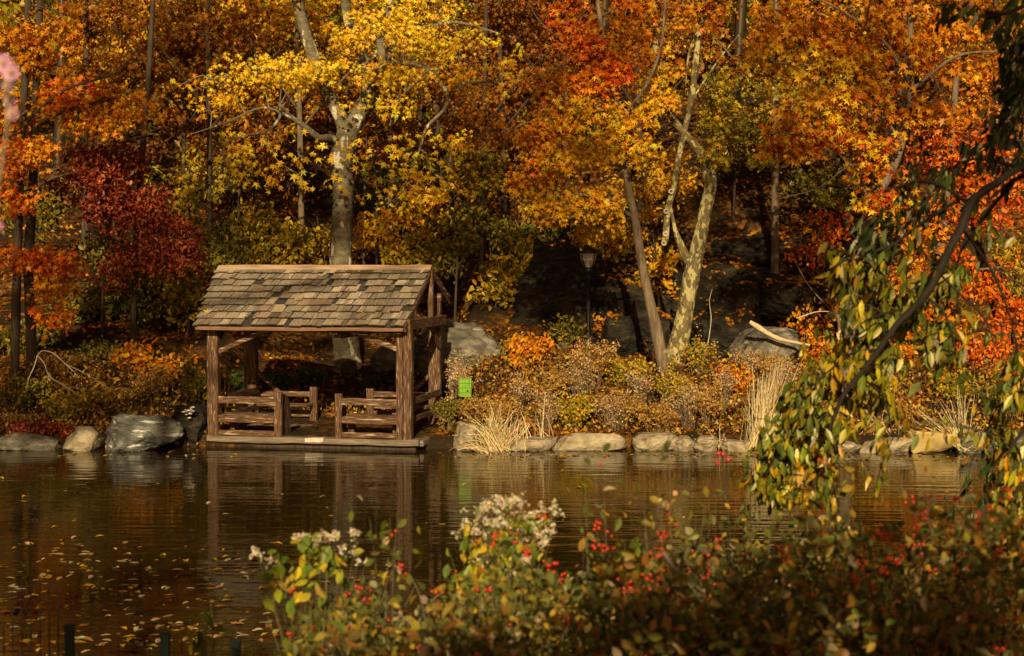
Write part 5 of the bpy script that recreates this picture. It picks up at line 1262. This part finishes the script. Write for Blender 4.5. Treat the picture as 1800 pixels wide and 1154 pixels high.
flowerplant('plant with yellow green leaves and tufted white heads standing left of the berry bushes', 5.9, (555, 1150),
    [(530, 1000, 50, 30, 26, 'fggreen', .055), (545, 965, 25, 14, 9, 'fggreen', .045), (520, 1040, 60, 25, 14, 'fggreen', .05), (600, 1080, 50, 40, 26, 'fgmix', .055), (590, 1000, 30, 20, 8, 'fggreen', .04)],
    [(540, 948, 34, 9, 16), (585, 942, 10, 7, 6), (622, 940, 8, 6, 5), (450, 970, 10, 9, 5), (475, 985, 14, 6, 4), (610, 965, 20, 12, 6), (630, 985, 14, 8, 3)],
    [(515, 1035, 4), (545, 1040, 3), (650, 1060, 7), (608, 1045, 5), (712, 1012, 5), (510, 1115, 4), (550, 1108, 4), (640, 1098, 4)])
flowerplant('tall white flowered plant with fresh green leaves catching the sun above the berry bushes', 6.1, (885, 1150),
    [(880, 950, 50, 40, 34, 'fggreen', .045), (850, 1010, 50, 40, 34, 'fggreen', .05), (840, 1060, 50, 40, 30, 'fgmix', .05), (930, 920, 30, 20, 8, 'fggreen', .045), (900, 1000, 50, 40, 24, 'fggreen', .04), (830, 1060, 20, 20, 6, 'fggreen', .07)],
    [(850, 895, 30, 14, 26), (900, 885, 28, 12, 26), (835, 930, 22, 20, 22), (895, 915, 34, 20, 26), (945, 940, 26, 22, 26), (920, 975, 26, 20, 14), (975, 900, 12, 14, 6), (850, 980, 16, 12, 7), (910, 1005, 16, 12, 6)],
    [(955, 905, 4), (877, 988, 5), (832, 955, 3), (960, 995, 7), (985, 1022, 6), (930, 1062, 9), (990, 1085, 12), (795, 1010, 4), (770, 1040, 5), (915, 1075, 6)])
BS = [(1050, 925, 6), (1070, 955, 5), (1045, 962, 6), (1085, 990, 5), (1100, 1030, 10), (1130, 1015, 12), (1160, 1010, 7), (1165, 940, 7), (1152, 975, 5), (1245, 1020, 7), (1240, 990, 4), (1105, 1040, 6), (1145, 1035, 7), (1022, 1035, 5), (975, 1000, 5),
      (1500, 1018, 10), (1480, 1015, 8), (1518, 1020, 6), (1560, 945, 9), (1540, 943, 5), (1612, 950, 6), (1612, 925, 5), (1590, 965, 6), (1565, 982, 5), (1380, 965, 6), (1385, 985, 4), (1350, 1080, 5), (1640, 1003, 5), (1750, 970, 6), (1630, 872, 4), (1645, 885, 5), (1690, 885, 4), (1745, 870, 5), (1770, 865, 5), (1727, 900, 5), (1720, 920, 4), (1560, 1075, 5), (1530, 1030, 6), (1418, 1045, 5), (995, 1095, 8), (1010, 1110, 5)]
for i_, (px, py, n) in enumerate(BS):
    # each bright cluster hangs on the nearest berry shrub
    best = min((o for o in bpy.data.objects if o.name.startswith('berry_shrub')), key=lambda o: abs(V(px, py, o.location[1])[0] - o.location[0]) + abs(o.location[1] - 5.4) * .2)
    Yb = best.location[1] - .25; be = BCL.setdefault(best.name, MB()) if i_ else (globals().__setitem__('BCL', {}) or BCL.setdefault(best.name, MB()))
    c = V(px, py, Yb)
    for _ in range(n): berry(be, c + R.normal(0, .013, 3), .0058 * R.uniform(.85, 1.15))
for nm, be in BCL.items():
    o = part(be, 'berries', M['berry'], bpy.data.objects[nm]); o['kind'] = 'stuff'; o['label'] = 'bright red berry clusters on the sunny side'
# lone tall rose hip stems over the water
root, tips = fgshrub('thin rose stem with dark red hips standing up over the water', 1275, 5.6, 40, 780, 'fgmix', 0.032, 44, 7, stems=2, name='rose_stem', cat='rose', br=.009, bmat='darkberry')
root, tips = fgshrub('sparse rose twigs with dark hips left of the tallest rose stem', 1200, 6.2, 60, 795, 'fgmix', 0.032, 68, 12, stems=4, name='rose_stem', cat='rose', br=.009, bmat='darkberry')
# drooping leafy plant lower left
root, tips = shrub('drooping_plant', 'drooping dark leaved plant standing alone in front of the water', 'plant', 355, 5.6, 34, 1040, 'hangdk', .01, 'ovate', 0, None, 0, 5, 'shrubs on the near bank', stemr=.004)
lv = MB(); C = np.array([tips[k % len(tips)][-1] * .8 + tips[k % len(tips)][1] * .2 + R.normal(0, .035, 3) for k in range(46)])
droopleaves(lv, C, .085, colors('hang', 46), 'lance', 0); part(lv, 'foliage', M['leaf'], root)
# dead twigs near
def dead(label, paths, Y, r=.005, mt='twig'):
    b0 = V(paths[0][0][0], paths[0][0][1], Y); root = empty('dead_twig', tuple(b0), label, 'twig', 'dead twigs among the near shrubs'); mb = MB()
    for p in paths: tube(mb, [V(a, b, Y) for a, b in p], np.linspace(r, r * .4, len(p)), 6, 4, .05)
    part(mb, 'stem', M[mt], root)
dead('pale forked twig leaning above the bottom centre', [[(780, 1160), (745, 1120), (735, 1100), (752, 1065), (778, 1040)], [(745, 1120), (715, 1090), (690, 1075)]], 5.2)
dead('long pale twig pointing down right below the middle berry shrub', [[(1165, 970), (1190, 1005), (1215, 1032), (1238, 1060)]], 5.0, .008)
dead('pale twig lying low at the bottom centre', [[(1048, 1106), (1075, 1092), (1100, 1084)]], 4.9)
dead('pale arched twig at the lower right', [[(1382, 1100), (1420, 1085), (1470, 1075), (1520, 1070), (1560, 1090)]], 4.9)
dead('dark bare twig crossing above the fence', [[(190, 1055), (235, 1062), (270, 1095), (330, 1098), (400, 1120), (500, 1145)]], 6.2, .005, 'bark_dark')
# dull bare twigs among the bushes
tw = MB()
for _ in range(150):
    px = R.uniform(700, 1800); Y = R.uniform(4.8, 6.4); py = R.uniform(1040, 1150)
    a = V(px, py + 70, Y); b = V(px + R.normal(0, 40), py - R.uniform(10, 60), Y + R.normal(0, .1))
    tube(tw, [a, (a + b) / 2 + R.normal(0, .02, 3), b], [.0022, .0018, .001], 4, 3, 0, c=(.26, .19, .12), cap=False)
nT = 5600
lx = R.uniform(440, 1870, nT); lY = R.uniform(4.2, 6.6, nT)
tp = np.interp(lx, [440, 500, 600, 700, 760, 850, 980, 1100, 1250, 1350, 1450, 1600, 1700, 1870], [1170, 1110, 1060, 1075, 1050, 1020, 1010, 985, 965, 970, 940, 945, 905, 870])
tp = tp + 22 * np.sin(lx * .045) + 14 * np.sin(lx * .11 + lY * 5)
C = np.array([V(a, b_ + 190 * R.random() ** .75, c_) for a, b_, c_ in zip(lx, tp, lY)])
C[:, 2] = np.maximum(C[:, 2], ground(C[:, 0], C[:, 1]) + .02)
h3 = nT // 3
leaves(tw, C[:h3], .036, colors('fgdark', h3), 'ovate', (0, -.4, .6), .9, .4); leaves(tw, C[h3:2 * h3], .034, colors('fgmix', h3), 'ovate', (0, -.4, .6), .9, .4); leaves(tw, C[2 * h3:], .030, colors('fgmix', nT - 2 * h3), 'ovate', (0, -.4, .6), .9, .4)
tag(tw.build('thicket_undergrowth', M['dryleaf']), 'dark tangle of low leaves and twigs under the near shrubs', None, None, 'stuff')

# fence at lower left
YFn = 6.6
root = empty('wire_fence', (V(120, 1100, YFn)[0], YFn, G(V(120, 0, YFn)[0], YFn)), 'dark green wire fence with short posts at the lower left corner', 'fence')
for (px, py) in ((122, 1103), (290, 1118), (415, 1128)):
    t = V(px, py, YFn); mb = MB(); g = G(t[0], YFn)
    box(mb, (t[0] - .018, YFn - .018, g - .2), (t[0] + .018, YFn + .018, t[2])); box(mb, (t[0] - .021, YFn - .021, t[2] + .001), (t[0] + .021, YFn + .021, t[2] + .010))
    part(mb, 'post', M['fencegreen'], root)
mb = MB()
for px in np.arange(-60, 110, 16):
    t = V(px, 1000 + R.uniform(0, 40), YFn); tube(mb, [[t[0], YFn, 1.1], [t[0] + .004, YFn, t[2]]], .0035, 4, 1, cap=False)
for px in np.arange(110, 470, 14):
    t = V(px, 1125, YFn); tube(mb, [[t[0], YFn, 1.1], [t[0], YFn, t[2]]], .0016, 4, 1, cap=False)
part(mb, 'wire_mesh', M['iron'], root)

# pink asters close to the lens at the left edge
Yk = 2.6
M['pink'] = leafmat('pink_petal', .35, .03)
fb = V(-6, 430, Yk)
root = empty('aster', (fb[0] - .05, Yk, G(fb[0] - .05, Yk)), 'blurred pink daisy flowers on a tall stem at the upper left edge', 'flower')
mb = MB(); g = G(fb[0], Yk)
tube(mb, [[fb[0] - .05, Yk, g - .05], [fb[0] - .02, Yk, 3.3], V(-6, 420, Yk), V(2, 300, Yk), V(14, 210, Yk), V(8, 130, Yk)], [.005, .004, .003, .003, .0025, .002], 6, 4)
part(mb, 'stem', M['twig'], root)
for (px, py, r, al) in ((6, 112, .018, 1), (20, 128, .017, 1), (14, 152, .011, 0), (18, 176, .012, 0), (22, 200, .012, 0), (-4, 398, .011, 0)):
    c = V(px, py, Yk + R.normal(0, .01)); pm = MB()
    for k in range(16):
        t = 2 * math.pi * k / 16; d = np.array([math.cos(t), -.25, math.sin(t)]); s = np.array([-math.sin(t), 0, math.cos(t)])
        p = [c + d * .004, c + d * r * .6 + s * r * .16, c + d * r, c + d * r * .6 - s * r * .16]
        pm.add(p, [[0, 1, 2, 3]], (.70, .34, .58))
    pt = part(pm, 'blossom', M['pink'], root)
    cm = MB(); berry(cm, c - np.array(root.location) + [0, -.006, 0], .0055)
    cm.build('flower_centre', M['yellowrock'], pt)

# ------------------------------------------------------------------ unseen trees added behind the camera, crowns shaped to shade chosen areas
EL, AZS = math.radians(23), math.radians(2)
SDN = np.array([-math.sin(AZS) * math.cos(EL), -math.cos(AZS) * math.cos(EL), math.sin(EL)])
def shade_tree(label, bx, by, top, targets):
    g = G(bx, by); root = empty('oak', (bx, by, g), label, 'tree', 'unseen oaks added to cast shade')
    mb = MB(); tube(mb, [[bx, by, g - .2], [bx + .2, by, g + top * .4], [bx - .2, by, top]], [.42, .34, .10], 12, 5, .05)
    lv = MB(); sk = smooth_path(np.array([[bx, by, g], [bx + .2, by, g + top * .4], [bx - .2, by, top]]), 6)
    for (px, py, Y, rx, rz, ns) in targets:
        T = V(px, py, Y); s = (Y - by) / -SDN[1]; C0 = T + SDN * s
        a = nearest(sk, C0 - [0, 0, 1.5]); tube(mb, [a, (a + C0) / 2 + [0, 0, .3], C0], [.12, .08, .03], 6, 3, .05, cap=False)
        for _ in range(ns):
            d = nrm(R.normal(size=3)) * R.random() ** .4
            spray(lv, C0 + d * [rx, 1.2, rz], 26, .24, 'amber', 'tri', .75, .2)
    part(mb, 'trunk', M['bark_dark'], root); part(lv, 'crown', M['leaf'], root)
SHADE = [
 ('unseen oak added behind the viewpoint to cast shade, farthest left', -19, -9, 24, [(40, 640, 36, 3.2, 2.6, 46), (200, 560, 38, 3.0, 2.4, 44), (180, 560, 40, 2.0, 1.0, 12), (250, 700, 35, 2.2, 1.0, 22), (60, 740, 34, 2.4, .9, 22), (80, 1090, 17.5, 1.6, .6, 9), (420, 1000, 20, 1.4, .6, 8), (330, 400, 44, 2.2, 1.8, 22), (100, 80, 44, 4.0, 2.2, 34), (330, 70, 46, 3.6, 2.4, 34)]),
 ('unseen oak added behind the viewpoint to cast shade, left of centre', -13, -8, 26, [(480, 400, 44, 2.6, 1.6, 26), (760, 400, 44, 2.8, 1.8, 30), (560, 560, 42, 3.0, 1.2, 26), (900, 470, 45, 1.8, 1.3, 18), (480, 40, 47, 3.0, 2.0, 26), (840, 320, 46, 3.0, 1.5, 24)]),
 ('unseen oak added behind the viewpoint to cast shade, right of centre', -9, -9.5, 26, [(1000, 520, 42.6, 2.4, 1.5, 30), (1330, 450, 44, 3.0, 2.0, 50), (1300, 560, 42, 1.8, 1.0, 22), (1000, 420, 46, 2.6, 1.2, 22), (1340, 300, 47, 3.2, 1.4, 22), (1720, 60, 38, 2.6, 2.0, 22)]),
 ('unseen low limbed oak added just behind the viewpoint to cast shade', -4.5, -4.5, 9, [(1700, 1080, 5, 1.0, .7, 6), (1500, 1090, 5, 1.0, .5, 4), (1300, 1110, 5, .8, .4, 3), (1760, 120, 8, .8, .8, 12), (200, 1120, 7, .7, .4, 7)]),
]
for a in SHADE: shade_tree(*a)

# ------------------------------------------------------------------ camera and light
cam = bpy.data.cameras.new('camera'); co = bpy.data.objects.new('camera', cam); COL.objects.link(co)
co.location = (0, 0, CAMZ); co.rotation_euler = (math.radians(90) - PITCH, 0, 0)
cam.sensor_width = 36; cam.lens = 36 * F / W; cam.clip_end = 3000; cam.clip_start = .05
cam.dof.use_dof = True; cam.dof.focus_distance = 36; cam.dof.aperture_fstop = 4.5
scene.camera = co

EL, AZS = math.radians(23), math.radians(2)
sd = Vector((-math.sin(AZS) * math.cos(EL), -math.cos(AZS) * math.cos(EL), math.sin(EL)))
sl = bpy.data.lights.new('sun', 'SUN'); so = bpy.data.objects.new('sun', sl); COL.objects.link(so)
sl.energy = 5; sl.angle = math.radians(.53); sl.color = (1, .81, .47)
so.rotation_euler = sd.to_track_quat('Z', 'Y').to_euler(); so.location = (-20, -30, 40)
w = bpy.data.worlds.new('World'); scene.world = w; w.use_nodes = True
nt = w.node_tree; bg = nt.nodes['Background']
sky = nt.nodes.new('ShaderNodeTexSky'); sky.sky_type = 'NISHITA'; sky.sun_disc = False
sky.sun_elevation = EL; sky.sun_rotation = math.atan2(sd.x, sd.y); sky.dust_density = 4; sky.ozone_density = .3; sky.air_density = .8
wm = nt.nodes.new('ShaderNodeMix'); wm.data_type = 'RGBA'; wm.blend_type = 'MULTIPLY'; wm.inputs[0].default_value = 1; wm.inputs[7].default_value = (.66, .47, .28, 1)
nt.links.new(sky.outputs[0], wm.inputs[6]); nt.links.new(wm.outputs[2], bg.inputs[0]); bg.inputs[1].default_value = .05
vs = scene.view_settings; vs.view_transform = 'Standard'; vs.look = 'None'; vs.gamma = 1; vs.exposure = .20
cy = scene.cycles; cy.max_bounces = 6; cy.diffuse_bounces = 2; cy.glossy_bounces = 3; cy.transmission_bounces = 3
cy.use_denoising = True
